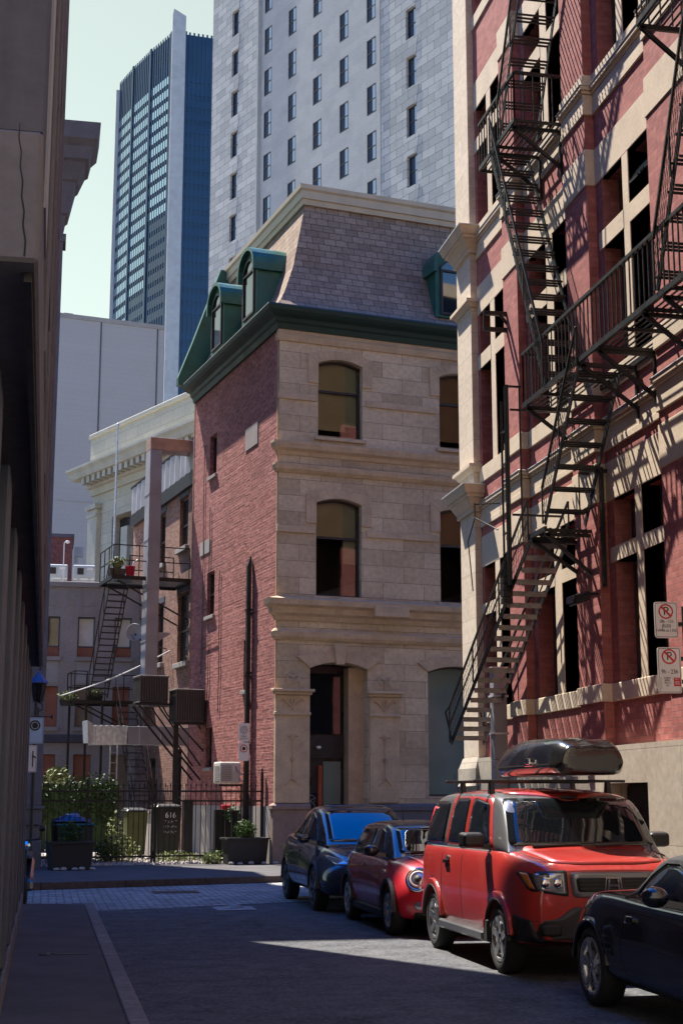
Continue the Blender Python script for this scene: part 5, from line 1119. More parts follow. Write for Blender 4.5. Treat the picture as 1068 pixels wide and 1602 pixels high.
a = c.hit(-.45, 1.0, 'front')[0] + Vector((.02, 0, .0)); b = c.hit(.1, 1.02, 'front')[0] + Vector((.02, 0, 0)); mb = MB(); mb.bar(a, b, .016, .012); mb.build('wiper', M['black_plastic'], c.t)
mb = MB(); mb.tube([(-.9, -.1, 1.38), (-1.0, -.1, 1.62)], [.006, .003], 6); mb.build('aerial', M['black_plastic'], c.t)
c.patch('hood_stripe_seam', M['car_red'], [(.98, -.55), (1.6, -.45), (1.78, -.25), (1.78, .25), (1.6, .45), (.98, .55)], 'top', (1,), .005, 5, .1)

# ---------------------------------------------------------------- dark blue crossover
c = Car('crossover', 'dark blue electric crossover with a smooth closed front parked nearest the cobbled street', 'car', (5.03, 24.15, 0), R(-90), {})
H = 1.32; wells = [(H, .34, .385, .64), (-H, .34, .385, .64)]
zb = [(-2.2, .42), (-1.8, .26), (1.9, .24), (2.2, .32)]; zs = [(-2.2, .95), (-2.0, 1.06), (-1, 1.0), (.6, .95), (1.3, .90), (1.8, .80), (2.1, .68), (2.22, .56)]
zc = [(-2.2, 1.0), (-1.9, 1.12), (0, 1.05), (1.0, 1.02), (1.5, .96), (1.9, .84), (2.12, .72), (2.22, .60)]; w_ = [(-2.2, .68), (-1.9, .88), (-1.3, .955), (0, .94), (1.3, .955), (1.8, .90), (2.05, .76), (2.22, .45)]; ws = [(-2.2, .6), (-1.9, .80), (-.5, .85), (1.0, .80), (1.6, .72), (2.0, .60), (2.22, .4)]
c.loft('body', M['car_navy'], -2.2, 2.22, lower_sec(zb, zs, zc, w_, ws, .92, .84), wells)
c.loft('cabin', M['roof_black'], -2.05, 1.28, cabin_sec([(-2.05, 1.04), (1.28, .96)], [(-2.05, 1.10), (-1.6, 1.34), (-.9, 1.53), (-.2, 1.60), (.2, 1.56), (.6, 1.38), (1.28, .99)], [(-2.05, .66), (-1.5, .80), (0, .84), (1.28, .70)], [(-2.05, .5), (-1.2, .60), (-.2, .64), (.3, .65), (.8, .68), (1.28, .70)], [(-2.05, 1.07), (-1.5, 1.30), (-.8, 1.46), (-.1, 1.50), (.3, 1.43), (1.28, .97)]), n=36)
c.bvh()
c.patch('windscreen', M['car_glass'], [(-.64, 1.03), (.64, 1.03), (.56, 1.49), (-.56, 1.49)], 'front', (1,), .008, 6, .06)
c.patch('side_window', M['car_glass'], [(-.22, 1.05), (.82, 1.02), (.30, 1.38), (.02, 1.47), (-.22, 1.48)], 'side', (1, -1), .008, 5, .05)
c.patch('side_window', M['car_glass'], [(-1.55, 1.11), (-.28, 1.06), (-.28, 1.48), (-.8, 1.43), (-1.3, 1.27)], 'side', (1, -1), .008, 5, .06)
c.patch('roof_glass', M['car_glass'], [(.1, -.5), (.1, .5), (-1.2, .46), (-1.2, -.46)], 'top', (1,), .006, 5, .1)
for x in (.86, -.25, -1.15): c.strip('door_seam', M['black'], [(x, .95), (x - .04, .40)], .009, 'side', (1, -1), .002)
for x in (-.12, -1.02): c.strip('door_handle', M['car_navy'], [(x - .09, .86), (x + .09, .86)], .03, 'side', (1, -1), .012)
c.patch('headlight', M['lamp_glass'], [(.46, .70), (.66, .70), (.80, .80), (.76, .84), (.60, .78)], 'front', (1, -1), .010, 4, .03)
c.patch('air_intake', M['black'], [(-.55, .30), (.55, .30), (.50, .40), (-.50, .40)], 'front', (1,), .010, 4, .04)
c.patch('side_reflector', M['sticker_yellow'], [(-1.78, .83), (-1.62, .83), (-1.62, .90), (-1.78, .90)], 'side', (-1,), .006, 2, .01)
for x in (H, -H): c.arch(x, .34, .365, .41, .945, M['cladding'], 0, 180)
c.mirror(.68, .80, 1.06, .20, .14, M['car_navy'], .06)
c.wheels((H, -H), .935, .34, .22, .25, 5, M['alloy_dark'], True, sw=.04)

# ---------------------------------------------------------------- black convertible in the foreground
c = Car('convertible', 'glossy black convertible sports car with a closed black soft top in the foreground', 'car', (5.40, 10.84, 0), R(-90), {})
H = 1.21; wells = [(H, .32, .365, .60), (-H, .32, .37, .60)]
zb = [(-1.85, .36), (-1.6, .22), (1.6, .18), (2.1, .26)]; zs = [(-1.95, .62), (-1.85, .74), (-1.6, .86), (-1.15, .915), (-.5, .89), (.5, .86), (1.2, .82), (1.7, .70), (2.1, .5)]
zc = [(-1.95, .66), (-1.85, .80), (-1.5, .92), (-.9, .96), (0, .92), (.6, .92), (1.2, .84), (1.7, .72), (2.1, .52)]; w_ = [(-1.95, .50), (-1.85, .68), (-1.6, .84), (-1.2, .90), (-.5, .87), (0, .855), (.7, .86), (1.2, .885), (1.7, .80), (2.1, .4)]; ws = [(-1.95, .42), (-1.85, .58), (-1.5, .74), (-1.15, .80), (-.4, .79), (.6, .77), (1.2, .76), (1.7, .64), (2.1, .34)]
zb[0] = (-1.95, .40)
c.loft('body', M['car_black'], -1.95, 2.1, lower_sec(zb, zs, zc, w_, ws, .90, .80), wells)
top = c.loft('soft_top', M['soft_top'], -1.12, .62, cabin_sec([(-1.12, .90), (.62, .88)], [(-1.12, .93), (-.8, 1.12), (-.4, 1.27), (0, 1.295), (.2, 1.27), (.62, .93)], [(-1.12, .52), (-.8, .66), (-.3, .74), (.62, .72)], [(-1.12, .46), (-.7, .52), (-.2, .57), (.25, .58), (.62, .70)], [(-1.12, .915), (-.7, 1.08), (-.3, 1.17), (.1, 1.19), (.3, 1.14), (.62, .90)]), n=34)
c.bvh()
c.patch('side_window', M['car_glass'], [(-.60, .92), (.52, .90), (.18, 1.13), (.0, 1.18), (-.25, 1.17), (-.48, 1.06)], 'side', (1, -1), .010, 5, .08)
c.strip('window_seal', M['black_plastic'], [(-.66, .91), (-.5, 1.09), (-.25, 1.20), (.02, 1.205), (.22, 1.15), (.56, .90)], .025, 'side', (1, -1), .014)
c.patch('windscreen', M['car_glass'], [(-.62, .97), (.62, .97), (.52, 1.22), (-.52, 1.22)], 'front', (1,), .010, 5, .06)
c.strip('windscreen_frame', M['car_black'], [(-.66, .95), (-.55, 1.24), (.55, 1.24), (.66, .95)], .05, 'front', (1,), .02)
c.strip('door_seam', M['black'], [(-.52, .86), (-.56, .55), (-.48, .30)], .010, 'side', (1, -1), .002); c.strip('door_seam', M['black'], [(.72, .84), (.74, .5), (.62, .26)], .010, 'side', (1, -1), .002)
c.strip('body_crease', M['car_black'], [(-1.0, .855), (.6, .83)], .03, 'side', (1, -1), .008)
vt = c.patch('side_vent', M['black'], [(-.90, .66), (-.72, .70), (-.66, .60), (-.70, .44), (-.84, .50)], 'side', (1, -1), .005, 3, .05)
for k in range(3): c.strip('vent_fin', M['car_black'], [(-.86 + .0, .60 - .05 * k), (-.70, .60 - .05 * k)], .014, 'side', (1, -1), .012)
c.patch('door_handle', M['car_black'], [(-.45, .72), (-.30, .72), (-.30, .78), (-.45, .78)], 'side', (1, -1), .025, 2, .04)
c.patch('tail_lamp', M['sign_red'], [(.42, .62), (.66, .60), (.68, .72), (.44, .76)], 'rear', (1, -1), .01, 3, .03)
for x in (H, -H): c.arch(x, .32, .355, .385, .885 if x > 0 else .895, M['car_black'], 5, 175, 'arch_lip', .04)
c.mirror(.40, .80, .98, .20, .15, M['car_black'], .06, True)
c.wheels((H, -H), .885, .32, .23, .235, 5, M['alloy'], True, twist=.12, sw=.036)
# ================================================================ the yard: fence, planters, bins, plants, rear stairs, ducts and machines
def sthing(name, label, cat, group=None): return thing(name, label, cat, C0, RZ, group)
M['leaf'] = plain('leaf', (.075, .13, .025), .6, 0, .45, 4, spec=.3)
M['leaf_pale'] = plain('leaf_pale', (.16, .19, .06), .6, 0, .4, 4, spec=.3)
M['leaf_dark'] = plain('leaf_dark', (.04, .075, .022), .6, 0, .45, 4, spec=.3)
M['leaf_box'] = plain('leaf_box', (.06, .115, .035), .6, 0, .4, 5, spec=.3)
M['stem'] = plain('stem', (.09, .07, .05), .9, 0, .3, 5)
M['pot_red'] = plain('pot_red', (.65, .008, .05), .45, 0, .1, 4)
M['bin_green'] = plain('bin_green', (.02, .05, .04), .5, 0, .3, 3)
M['bin_olive'] = plain('bin_olive', (.10, .11, .035), .5, 0, .3, 3)
M['tarp_blue'] = plain('tarp_blue', (.015, .07, .25), .35, 0, .35, 5, spec=.6)
M['condenser'] = plain('condenser', (.10, .09, .09), .5, .3, .2, 4)
M['copper_metal'] = plain('copper_metal', (.40, .25, .20), .45, .5, .2, 3)
M['lid_teal'] = plain('lid_teal', (.03, .15, .13), .45, 0, .2, 3)
# gravel of the yard: uncountable small stones on a pale bed
gv = MB(); r_ = random.Random(11); ca, sa = math.cos(RZ), math.sin(RZ)
gv.add([(-6.6, .75, .145), (-.02, .75, .145), (-.02, 9, .145), (-6.6, 9, .145)], [(0, 1, 2, 3)])
for i in range(2600):
    x, y = r_.uniform(-5.6, -.1), .72 + 7 * r_.random() ** 2; s = r_.uniform(.025, .075); z = .14; a = r_.uniform(0, 3.1); c, d = math.cos(a) * s, math.sin(a) * s * .7
    gv.add([(x - c, y - d, z), (x + d, y - c, z), (x + c, y + d, z), (x - d, y + c, z), (x - c * .4, y - d * .4, z + s * .8), (x + d * .5, y - c * .4, z + s * .9), (x + c * .4, y + d * .4, z + s * .7)], [(0, 1, 5, 4), (1, 2, 6, 5), (2, 3, 6), (3, 0, 4, 6), (4, 5, 6)])
M['gravel'] = plain('gravel', (.36, .33, .29), .9, var=.4, scale=14, fine=30)
o = gv.build('gravel', M['gravel']); o.location = C0; o.rotation_euler = (0, 0, RZ); tag(o, kind='stuff')
fn = sthing('iron_fence', 'black iron picket fence with tall finial posts across the mouth of the gravel yard', 'fence')
YF = .88
mb = MB()
for z in (1.86, 1.63, .33): mb.box(-6.4, -.02, YF - .015, YF + .015, z - .02, z + .02)
mb.build('rail', M['black_iron'], fn)
mb = MB(); x = -6.35; k = 0
while x < -.05:
    if not any(abs(x - q) < .05 for q in (-2.82, -.05, -4.4)):
        mb.tube([(x, YF, .17), (x, YF, 1.98)], .010, 5); mb.lathe([(.010, 0), (.020, .03), (.0, .10)], 6, (x, YF, 1.97))
    x += .128
mb.build('pickets', M['black_iron'], fn)
for x in (-6.4, -4.4, -2.82, -2.74, -.05):
    mb = MB(); h = 2.3 if x in (-2.82, -.05) else 2.02; w_ = .045 if x != -.05 else .06
    mb.box(x - w_ / 2, x + w_ / 2, YF - w_ / 2, YF + w_ / 2, .13, h); mb.lathe([(.035, 0), (.035, .03), (.015, .05), (.03, .09), (0, .14)], 8, (x, YF, h)); mb.build('post', M['black_iron'], fn)
def planter(x0, x1, y0, y1, z1, label, bush, bl):
    t = sthing('planter', label, 'planter', 'dark planters in front of the fence'); mb = MB(); i = .05
    mb.hexa([(x0 + i, y0 + i, .14), (x1 - i, y0 + i, .14), (x1 - i, y1 - i, .14), (x0 + i, y1 - i, .14), (x0, y0, z1), (x1, y0, z1), (x1, y1, z1), (x0, y1, z1)]); mb.build('box', M['planter'], t, bevel=.012)
    mb = MB(); a, b = .03, .05
    for (p, q, r, s) in ((x0 - a, x1 + a, y0 - a, y0 + b), (x0 - a, x1 + a, y1 - b, y1 + a), (x0 - a, x0 + b, y0 + b, y1 - b), (x1 - b, x1 + a, y0 + b, y1 - b)): mb.box(p, q, r, s, z1 - .02, z1 + .02)
    mb.build('rim', M['planter'], t)
    mb = MB(); mb.box(x0 + .06, x1 - .06, y0 + .06, y1 - .06, z1 - .01, z1 + .004); mb.build('soil', M['earth'], t)
    s = sthing('boxwood_shrub', bl, 'shrub', 'round shrubs in the planters'); c = ((x0 + x1) / 2, (y0 + y1) / 2, z1 + .2)
    mb = MB(); foliage(mb, c, (.27, .27, .24), 1500, .06, int(x0 * 10) + 90); mb.build('foliage', bush, s)
    mb = MB()
    for k in range(5): mb.tube([(c[0], c[1], z1), (c[0] + .12 * math.cos(k * 1.3), c[1] + .12 * math.sin(k * 1.3), z1 + .22)], [.012, .005], 5)
    mb.build('stem', M['stem'], s)
M['planter'] = plain('planter', (.022, .021, .022), .7, 0, .35, 4, bumpk=.1, fine=20)
planter(-1.17, -.14, .05, .62, .74, 'dark square planter with a bright round shrub at the foot of the stone corner', M['leaf'], 'bright green round shrub in the planter beside the stone corner pilaster')
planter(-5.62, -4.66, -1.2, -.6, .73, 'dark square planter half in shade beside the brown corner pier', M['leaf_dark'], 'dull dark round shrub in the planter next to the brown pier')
for i, (x, y) in enumerate(((-5.5, -1.32), (-5.35, -1.35), (-5.1, -1.33), (-4.95, -1.36), (-4.7, -1.3), (-1.1, -.03), (-.9, -.06), (-.62, -.04), (-.3, -.05), (-.05, -.2))):
    mb = MB(); mb.lathe([(0, 0), (.06, .01), (.08, .04), (.05, .075), (0, .085)], 9, (0, 0, 0)); 
    o = mb.build('stone', M['gravel']); o.scale = (1 + .2 * (i % 3), .8, .8 + .15 * (i % 2)); o.rotation_euler = (0, 0, i); o.location = Matrix.Translation(C0) @ Matrix.Rotation(RZ, 4, 'Z') @ Vector((x, y, .135)); tag(o, 'loose pale stones lying along the foot of the dark planters', 'stone', 'stones along the planters')
def wheelie(x, y, w_, d, z1, mat, lid, label, mark=False):
    t = sthing('wheeled_bin', label, 'bin'); mb = MB(); i = .05
    mb.hexa([(x + i, y + i, .26), (x + w_ - i, y + i, .26), (x + w_ - i, y + d - i, .26), (x + i, y + d - i, .26), (x, y, z1), (x + w_, y, z1), (x + w_, y + d, z1), (x, y + d, z1)]); mb.build('bin_body', mat, t, bevel=.02)
    mb = MB(); mb.hexa([(x - .03, y - .04, z1 + .003), (x + w_ + .03, y - .04, z1 + .003), (x + w_ + .03, y + d + .02, z1 + .003), (x - .03, y + d + .02, z1 + .003), (x + .02, y, z1 + .05), (x + w_ - .02, y, z1 + .05), (x + w_ - .02, y + d, z1 + .09), (x + .02, y + d, z1 + .09)]); mb.build('lid', lid, t, bevel=.012)
    for q in (x + .06, x + w_ - .06):
        mb = MB(); mb.lathe([(.0, -.03), (.10, -.03), (.11, 0), (.10, .03), (0, .03)], 16, (q, y + d - .1, .255), 'x'); mb.build('wheel', M['rubber'], t)
    mb = MB(); mb.bar((x + .05, y + d + .03, z1 - .03), (x + w_ - .05, y + d + .03, z1 - .03), .03, .03); mb.build('handle', mat, t)
    if mark:
        for row in (.36, .48, .62):
            rr = random.Random(int(row * 100)); mk = MB()
            for q in range(4):
                a0 = x + w_ * (.3 + .14 * q) + rr.uniform(-.01, .01); yy = y + row * .042 - .012; mk.bar((a0, yy, z1 - row - .05), (a0 + rr.uniform(-.04, .05), yy, z1 - row + .04), .022, .004); mk.bar((a0, yy - .001, z1 - row + rr.uniform(-.03, .03)), (a0 + .06, yy - .001, z1 - row + rr.uniform(-.03, .03)), .004, .02)
            mk.build('painted_mark', M['dull_panel'], t)
        for s, zz, sz in (('616', z1 - .20, .20),):
            text('painted_number', s, sz, Matrix.Translation((x + w_ * .55, y + (z1 - zz) * .042 - .014, zz)) @ Matrix.Rotation(R(90 + 3), 4, 'X'), M['white'], t)
    return t
wheelie(-2.08, 3.3, .66, .62, 1.46, M['black_plastic'], M['black_plastic'], 'black wheeled bin with white painted marks behind the fence', True)
wheelie(-2.75, 3.75, .55, .6, 1.36, M['bin_olive'], M['black_plastic'], 'olive wheeled bin just left of the marked black one')
gbn = wheelie(-5.0, 1.5, .92, .7, 1.05, M['bin_green'], M['lid_teal'], 'dark green wide bin with a teal lid under a blue tarpaulin')
tp = MB(); r_ = random.Random(4); n = 9
tp.add([(-5.0 + .85 * i / n, 1.5 + .6 * j / n, 1.16 + .24 * math.sin(math.pi * min(1, i / n * 1.1)) * math.sin(math.pi * j / n) ** .6 * (.5 + .5 * i / n) + r_.uniform(-.02, .03)) for i in range(n + 1) for j in range(n + 1)] + [(-5.0, 1.5, 1.12)], [(i * (n + 1) + j, (i + 1) * (n + 1) + j, (i + 1) * (n + 1) + j + 1, i * (n + 1) + j + 1) for i in range(n) for j in range(n)])
o = tp.build('tarpaulin', M['tarp_blue']); o.location = C0; o.rotation_euler = (0, 0, RZ); m_ = o.modifiers.new('t', 'SOLIDIFY'); m_.thickness = .02; tag(o, 'crumpled blue tarpaulin lying on the dark green bin', 'tarpaulin')
cb = sthing('metal_cabinet', 'black metal cabinet with a red cap on top behind the right end of the fence', 'cabinet')
mb = MB(); mb.box(-.66, -.25, 1.9, 2.3, .14, 1.38); mb.build('case', M['black_plastic'], cb, bevel=.02)
mb = MB(); mb.box(-.95, -.72, 1.8, 2.0, .14, 1.42); mb.build('side_case', M['black_iron'], cb, bevel=.01)
mb = MB(); mb.box(-.74, -.52, 1.95, 2.15, 1.385, 1.53); mb.build('cap', M['sign_red'], cb, bevel=.02)
gp = sthing('bollard', 'black square post standing in the gravel behind the fence', 'post'); mb = MB(); mb.box(-.78, -.64, .98, 1.1, .14, 1.36); mb.build('shaft', M['black_iron'], gp, bevel=.01)
mb = MB(); mb.box(-.80, -.62, .96, 1.12, 1.36, 1.4); mb.build('cap', M['black_iron'], gp)
sd = sthing('timber_post', 'thick dark timber post against the brick behind the fence', 'post'); mb = MB(); mb.box(-1.1, -.86, 4.2, 4.45, .14, 1.6); mb.build('shaft', M['black'], sd, bevel=.01); mb = MB(); mb.box(-1.14, -.82, 4.16, 4.49, 1.6, 1.66); mb.build('cap', M['stem'], sd)
st2 = sthing('concrete_block', 'grey concrete footing beside the rear steps', 'block'); mb = MB(); mb.box(-1.75, -1.2, 5.2, 5.8, .13, 1.3); mb.build('block', M['concrete'], st2, bevel=.02); mb = MB(); mb.box(-1.8, -1.15, 5.15, 5.85, 1.3, 1.38); mb.build('cap', M['render_grey'], st2)
# hedge and yard plants
hd = thing('hedge', 'clipped dark green hedge along the back of the yard', 'hedge', (0.4, 45.5, 0))
mb = MB(); r_ = random.Random(5)
for i in range(9):
    foliage(mb, (-1.5 + i * .42, 45.6 + r_.uniform(-.15, .15), 1.6), (.42, .45, .85 + r_.uniform(-.08, .1)), 800, .12, 40 + i)
mb.build('foliage', M['leaf_dark'], hd, True)
mb = MB(); 
for i in range(9): mb.box(-1.6 + i * .42, -1.2 + i * .42, 45.5, 45.8, .13, 2.1)
mb.build('branches', M['leaf_dark'], hd, True)
def bush(x, y, z, rad, n, leaf, mat, label, name='garden_plant', stems=6):
    t = sthing(name, label, 'plant'); mb = MB(); foliage(mb, (x, y, z + rad[2] * .9), rad, n, leaf, int(abs(x * 31 + y * 17))); mb.build('foliage', mat, t)
    mb = MB(); r = random.Random(int(abs(x * 100)))
    for k in range(stems): mb.tube([(x + r.uniform(-.05, .05), y, z), (x + r.uniform(-1, 1) * rad[0] * .6, y + r.uniform(-.5, .5) * rad[1], z + rad[2] * 1.3)], [.012, .004], 5)
    mb.build('stem', M['stem'], t); return t
bush(-3.35, 2.2, .14, (.52, .5, .36), 900, .11, M['leaf_pale'], 'pale bushy plant by the fence left of the middle posts')
bush(-3.1, 3.6, .14, (.22, .3, .62), 420, .10, M['leaf_pale'], 'tall pale leafy plant behind the bushy one in the yard')
bush(-3.75, 1.7, .14, (.3, .3, .3), 500, .09, M['leaf'], 'low green plant close behind the fence beside the green bin')
bush(-1.9, 2.0, .14, (.6, .5, .14), 700, .07, M['leaf_pale'], 'low pale ground plant in front of the marked black bin')
bush(-1.05, 1.45, .14, (.42, .4, .16), 600, .07, M['leaf'], 'low green ground plant beside the black square post')
bush(-.55, .45, .14, (.36, .22, .12), 420, .07, M['leaf_pale'], 'low pale plant spilling out under the fence by the bright planter') if False else bush(-1.4, .62, .14, (.28, .2, .12), 420, .07, M['leaf_pale'], 'low pale plant spilling out under the fence by the bright planter')
bush(-.55, 1.7, 1.1, (.22, .2, .22), 260, .07, M['leaf_box'], 'climbing plant against the red brick under the white air conditioner')
bush(-4.05, 6.6, 2.1, (.34, .3, .24), 350, .12, M['leaf_pale'], 'feathery pale plant rising over the hedge')
# ---------------------------------------------------------------- rear iron stairs
rs = sthing('rear_stairs', 'black iron rear stairs with two landings on the brown brick annex', 'fire escape')
def rplat(x0, x1, y0, y1, z, nm='landing'):
    mb = MB()
    for x in (x0, x1): mb.box(x - .02, x + .02, y0, y1, z - .12, z)
    for y in (y0, y1): mb.box(x0, x1, y - .02, y + .02, z - .12, z)
    k = x0 + .08
    while k < x1 - .04: mb.box(k - .02, k + .02, y0, y1, z - .03, z - .005); k += .09
    mb.build(nm, M['black_iron'], rs)
def rrail(pts, h):
    mb = MB()
    for a, b in zip(pts, pts[1:]):
        a, b = Vector(a), Vector(b); u = Vector((0, 0, h)); n = max(1, round((b - a).length / .7))
        for f in (1, .5): mb.bar(a + u * f, b + u * f, .03, .03)
        for k in range(n + 1): q = a.lerp(b, k / n); mb.bar(q, q + u, .028, .028)
    mb.build('railing', M['black_iron'], rs)
def rflight(A, B, n, x0, x1, rail=.8):
    mb = MB()
    for x in (x0, x1): mb.bar((x, A[0], A[1]), (x, B[0], B[1]), .025, .08)
    f = mb.build('stair_flight', M['black_iron'], rs)
    for k in range(n):
        q = (k + .5) / n; y, z = A[0] + (B[0] - A[0]) * q, A[1] + (B[1] - A[1]) * q; mb = MB(); mb.box(x0, x1, y - .07, y + .07, z - .012, z + .018); mb.build('tread', M['black_iron'], f)
    mb = MB()
    for x in (x0 - .02, x1 + .02):
        mb.bar((x, A[0], A[1] + rail), (x, B[0], B[1] + rail), .03, .03)
        for k in range(5): q = k / 4; y, z = A[0] + (B[0] - A[0]) * q, A[1] + (B[1] - A[1]) * q; mb.bar((x, y, z), (x, y, z + rail), .022, .022)
    mb.build('handrail', M['black_iron'], f)
rplat(-2.02, .45, 9.6, 11.5, 8.42); rrail([(-2.0, 9.6, 8.42), (-2.0, 11.5, 8.42)], .95); rrail([(-2.0, 9.6, 8.42), (.4, 9.6, 8.42)], .95); rrail([(-1.05, 11.5, 8.42), (.4, 11.5, 8.42)], .95)
rflight((11.5, 8.38), (14.1, 4.98), 18, -1.68, -1.08)
rplat(-2.2, .45, 14.1, 15.3, 4.88); rrail([(-2.17, 14.1, 4.88), (-2.17, 15.3, 4.88), (.4, 15.3, 4.88)], .95); rrail([(-2.17, 14.1, 4.88), (-1.75, 14.1, 4.88)], .95)
rflight((14.05, 4.82), (10.6, .3), 20, -.78, -.15)
for y, z, xo in ((9.9, 8.3, -1.8), (11.3, 8.3, -1.8), (14.2, 4.78, -1.9), (15.2, 4.78, -1.9)):
    mb = MB(); mb.bar((xo, y, z), (.5, y, z - 1.15), .045, .045); mb.build('bracket', M['black_iron'], rs)
for x, y in ((-1.75, 14.15), (-2.1, 15.2), (-1.2, 14.2)):
    mb = MB(); mb.box(x - .035, x + .035, y - .035, y + .035, .13, 4.85); mb.build('post', M['black_iron'], rs)
for k, (x, y0) in enumerate(((-1.25, 12.6), (-.95, 12.9))):
    mb = MB(); mb.box(x - .02, x + .02, y0, y0 + .04, .2, 3.4)
    mb.build('ladder_stile', M['galvanised'], rs)
for k in range(9):
    mb = MB(); mb.bar((-1.25, 12.65, .5 + .33 * k), (-.95, 12.92, .5 + .33 * k), .025, .025); mb.build('ladder_rung', M['galvanised'], rs)
bk = sthing('plant_pot', 'bright red bucket standing on the upper rear landing', 'bucket'); mb = MB(); mb.lathe([(0, 0), (.12, 0), (.155, .30), (.165, .30), (.165, .32), (.145, .32), (.115, .02), (0, .02)], 18, (-1.42, 9.85, 8.425)); mb.build('pot', M['pot_red'], bk)
mb = MB(); mb.tube([(-1.40, 9.85, 8.6), (-1.3, 9.85, 8.9), (-1.2, 9.85, 8.95)], .02, 6); mb.build('stick', M['galvanised'], bk)
def troughs(x, y, z, label, bl, mat, rad, n, dark):
    t = sthing('flower_trough', label, 'planter'); mb = MB(); mb.hexa([(x - .22, y - .1, z), (x + .22, y - .1, z), (x + .22, y + .1, z), (x - .22, y + .1, z), (x - .26, y - .13, z + .2), (x + .26, y - .13, z + .2), (x + .26, y + .13, z + .2), (x - .26, y + .13, z + .2)]); mb.build('trough', dark, t)
    mb = MB(); mb.box(x - .23, x + .23, y - .11, y + .11, z + .19, z + .206); mb.build('soil', M['earth'], t)
    p = sthing('potted_plant', bl, 'plant'); mb = MB()
    if n < 100: grassy(mb, (x, y, z + .2), n, rad[2], rad[0], 3)
    else: foliage(mb, (x, y, z + .2 + rad[2] * .6), rad, n, .10, 8)
    mb.build('foliage', mat, p)
    mb = MB(); mb.tube([(x, y, z + .18), (x + .03, y, z + .3)], .01, 5); mb.build('stem', M['stem'], p)
troughs(-1.85, 9.72, 8.425, 'small trough on the upper rear landing beside the red bucket', 'spiky pale plant hanging over the edge of the upper rear landing', M['leaf_pale'], (.33, .3, .34), 70, M['stem'])
troughs(-2.3, 14.5, 4.70, 'dark trough fixed to the outer edge of the lower rear landing', 'yellow green leafy plant spilling from the outer trough of the lower landing', M['leaf_pale'], (.34, .25, .2), 260, M['black_plastic'])
troughs(-1.35, 14.75, 4.885, 'trough standing on the lower rear landing near the brick', 'yellow green plant in the trough nearer the brick on the lower landing', M['leaf_pale'], (.3, .22, .16), 200, M['black_plastic'])
sd_ = sthing('satellite_dish', 'dark satellite dish on the brown brick beside the rear stairs', 'satellite dish'); mb = MB(); mb.lathe([(0, .10), (.15, .07), (.28, 0), (.29, 0), (.15, .09), (0, .12)], 20, (0, 0, 0), 'y'); Mx = Matrix.Translation((-.62, 12.4, 7.0)) @ Matrix.Rotation(R(-35), 4, 'Z'); mb.v = [Mx @ v for v in mb.v]; mb.build('dish', M['dull_metal'], sd_)
mb = MB(); mb.tube([(-.6, 12.45, 6.95), (-.3, 12.5, 6.7), (.5, 12.5, 6.5)], .02, 6); mb.tube([(-.62, 12.4, 6.75), (-.78, 12.05, 6.85)], .012, 5); mb.build('arm', M['black_iron'], sd_)
cbl = MB(); a, b = Vector((-2.6, 14, 5.0)), Vector((.48, 12, 6.4)); cbl.tube([a.lerp(b, k / 10) - Vector((0, 0, .12 * math.sin(math.pi * k / 10))) for k in range(11)], .022, 6)
o = cbl.build('overhead_cable', M['white']); o.location = C0; o.rotation_euler = (0, 0, RZ); tag(o, 'white cable strung from the brick annex across the rear stairs', 'cable')
# ducts and machines
du = sthing('vent_duct', 'tall square brown metal duct rising up the annex with an elbow into the red brick', 'duct')
mb = MB(); mb.box(-.98, -.60, 9.4, 10.0, 5.2, 12.43); mb.build('shaft', M['dull_metal'], du, bevel=.008)
mb = MB(); mb.box(-.98, .49, 9.4, 10.0, 12.435, 12.83); mb.build('elbow', M['copper_metal'], du, bevel=.008)
for z in (6.4, 8.0, 9.55, 11.0):
    mb = MB(); mb.box(-.995, -.585, 9.385, 10.015, z, z + .04); mb.build('joint_band', M['dull_metal'], du)
mb = MB(); mb.hexa([(-.59, 9.5, 6.4), (-.2, 9.5, 6.65), (-.2, 9.54, 6.65), (-.59, 9.54, 6.4), (-.59, 9.5, 6.7), (-.2, 9.5, 6.7), (-.2, 9.54, 6.7), (-.59, 9.54, 6.7)]); mb.build('bracket', M['dull_metal'], du)
gd = sthing('galvanised_duct', 'bright galvanised horizontal duct with a ribbed end low on the rear stairs', 'duct')
mb = MB(); mb.box(-1.55, .48, 9.0, 9.6, 3.26, 3.80); mb.build('duct', M['dull_metal'], gd, bevel=.008)
mb = MB()
for k in range(12):
    x = -2.6 + k * .085; mb.box(x, x + .083, 9.0 - (.03 if k % 2 else 0), 9.6, 3.24 + .002 * k, 3.80 + (.02 if k % 2 else 0))
mb.build('ribbed_end', M['galvanised'], gd)
mb = MB(); mb.hexa([(-2.75, 8.9, 3.3), (-2.6, 8.95, 3.28), (-2.6, 9.6, 3.28), (-2.75, 9.6, 3.3), (-2.8, 8.85, 3.95), (-2.6, 8.95, 3.84), (-2.6, 9.6, 3.84), (-2.8, 9.6, 3.95)]); mb.build('outlet', M['galvanised'], gd)
for x in (-1.2, -.55):
    mb = MB(); mb.box(x - .01, x + .01, 8.985, 9.615, 3.25, 3.815); mb.build('seam', M['galvanised'], gd)
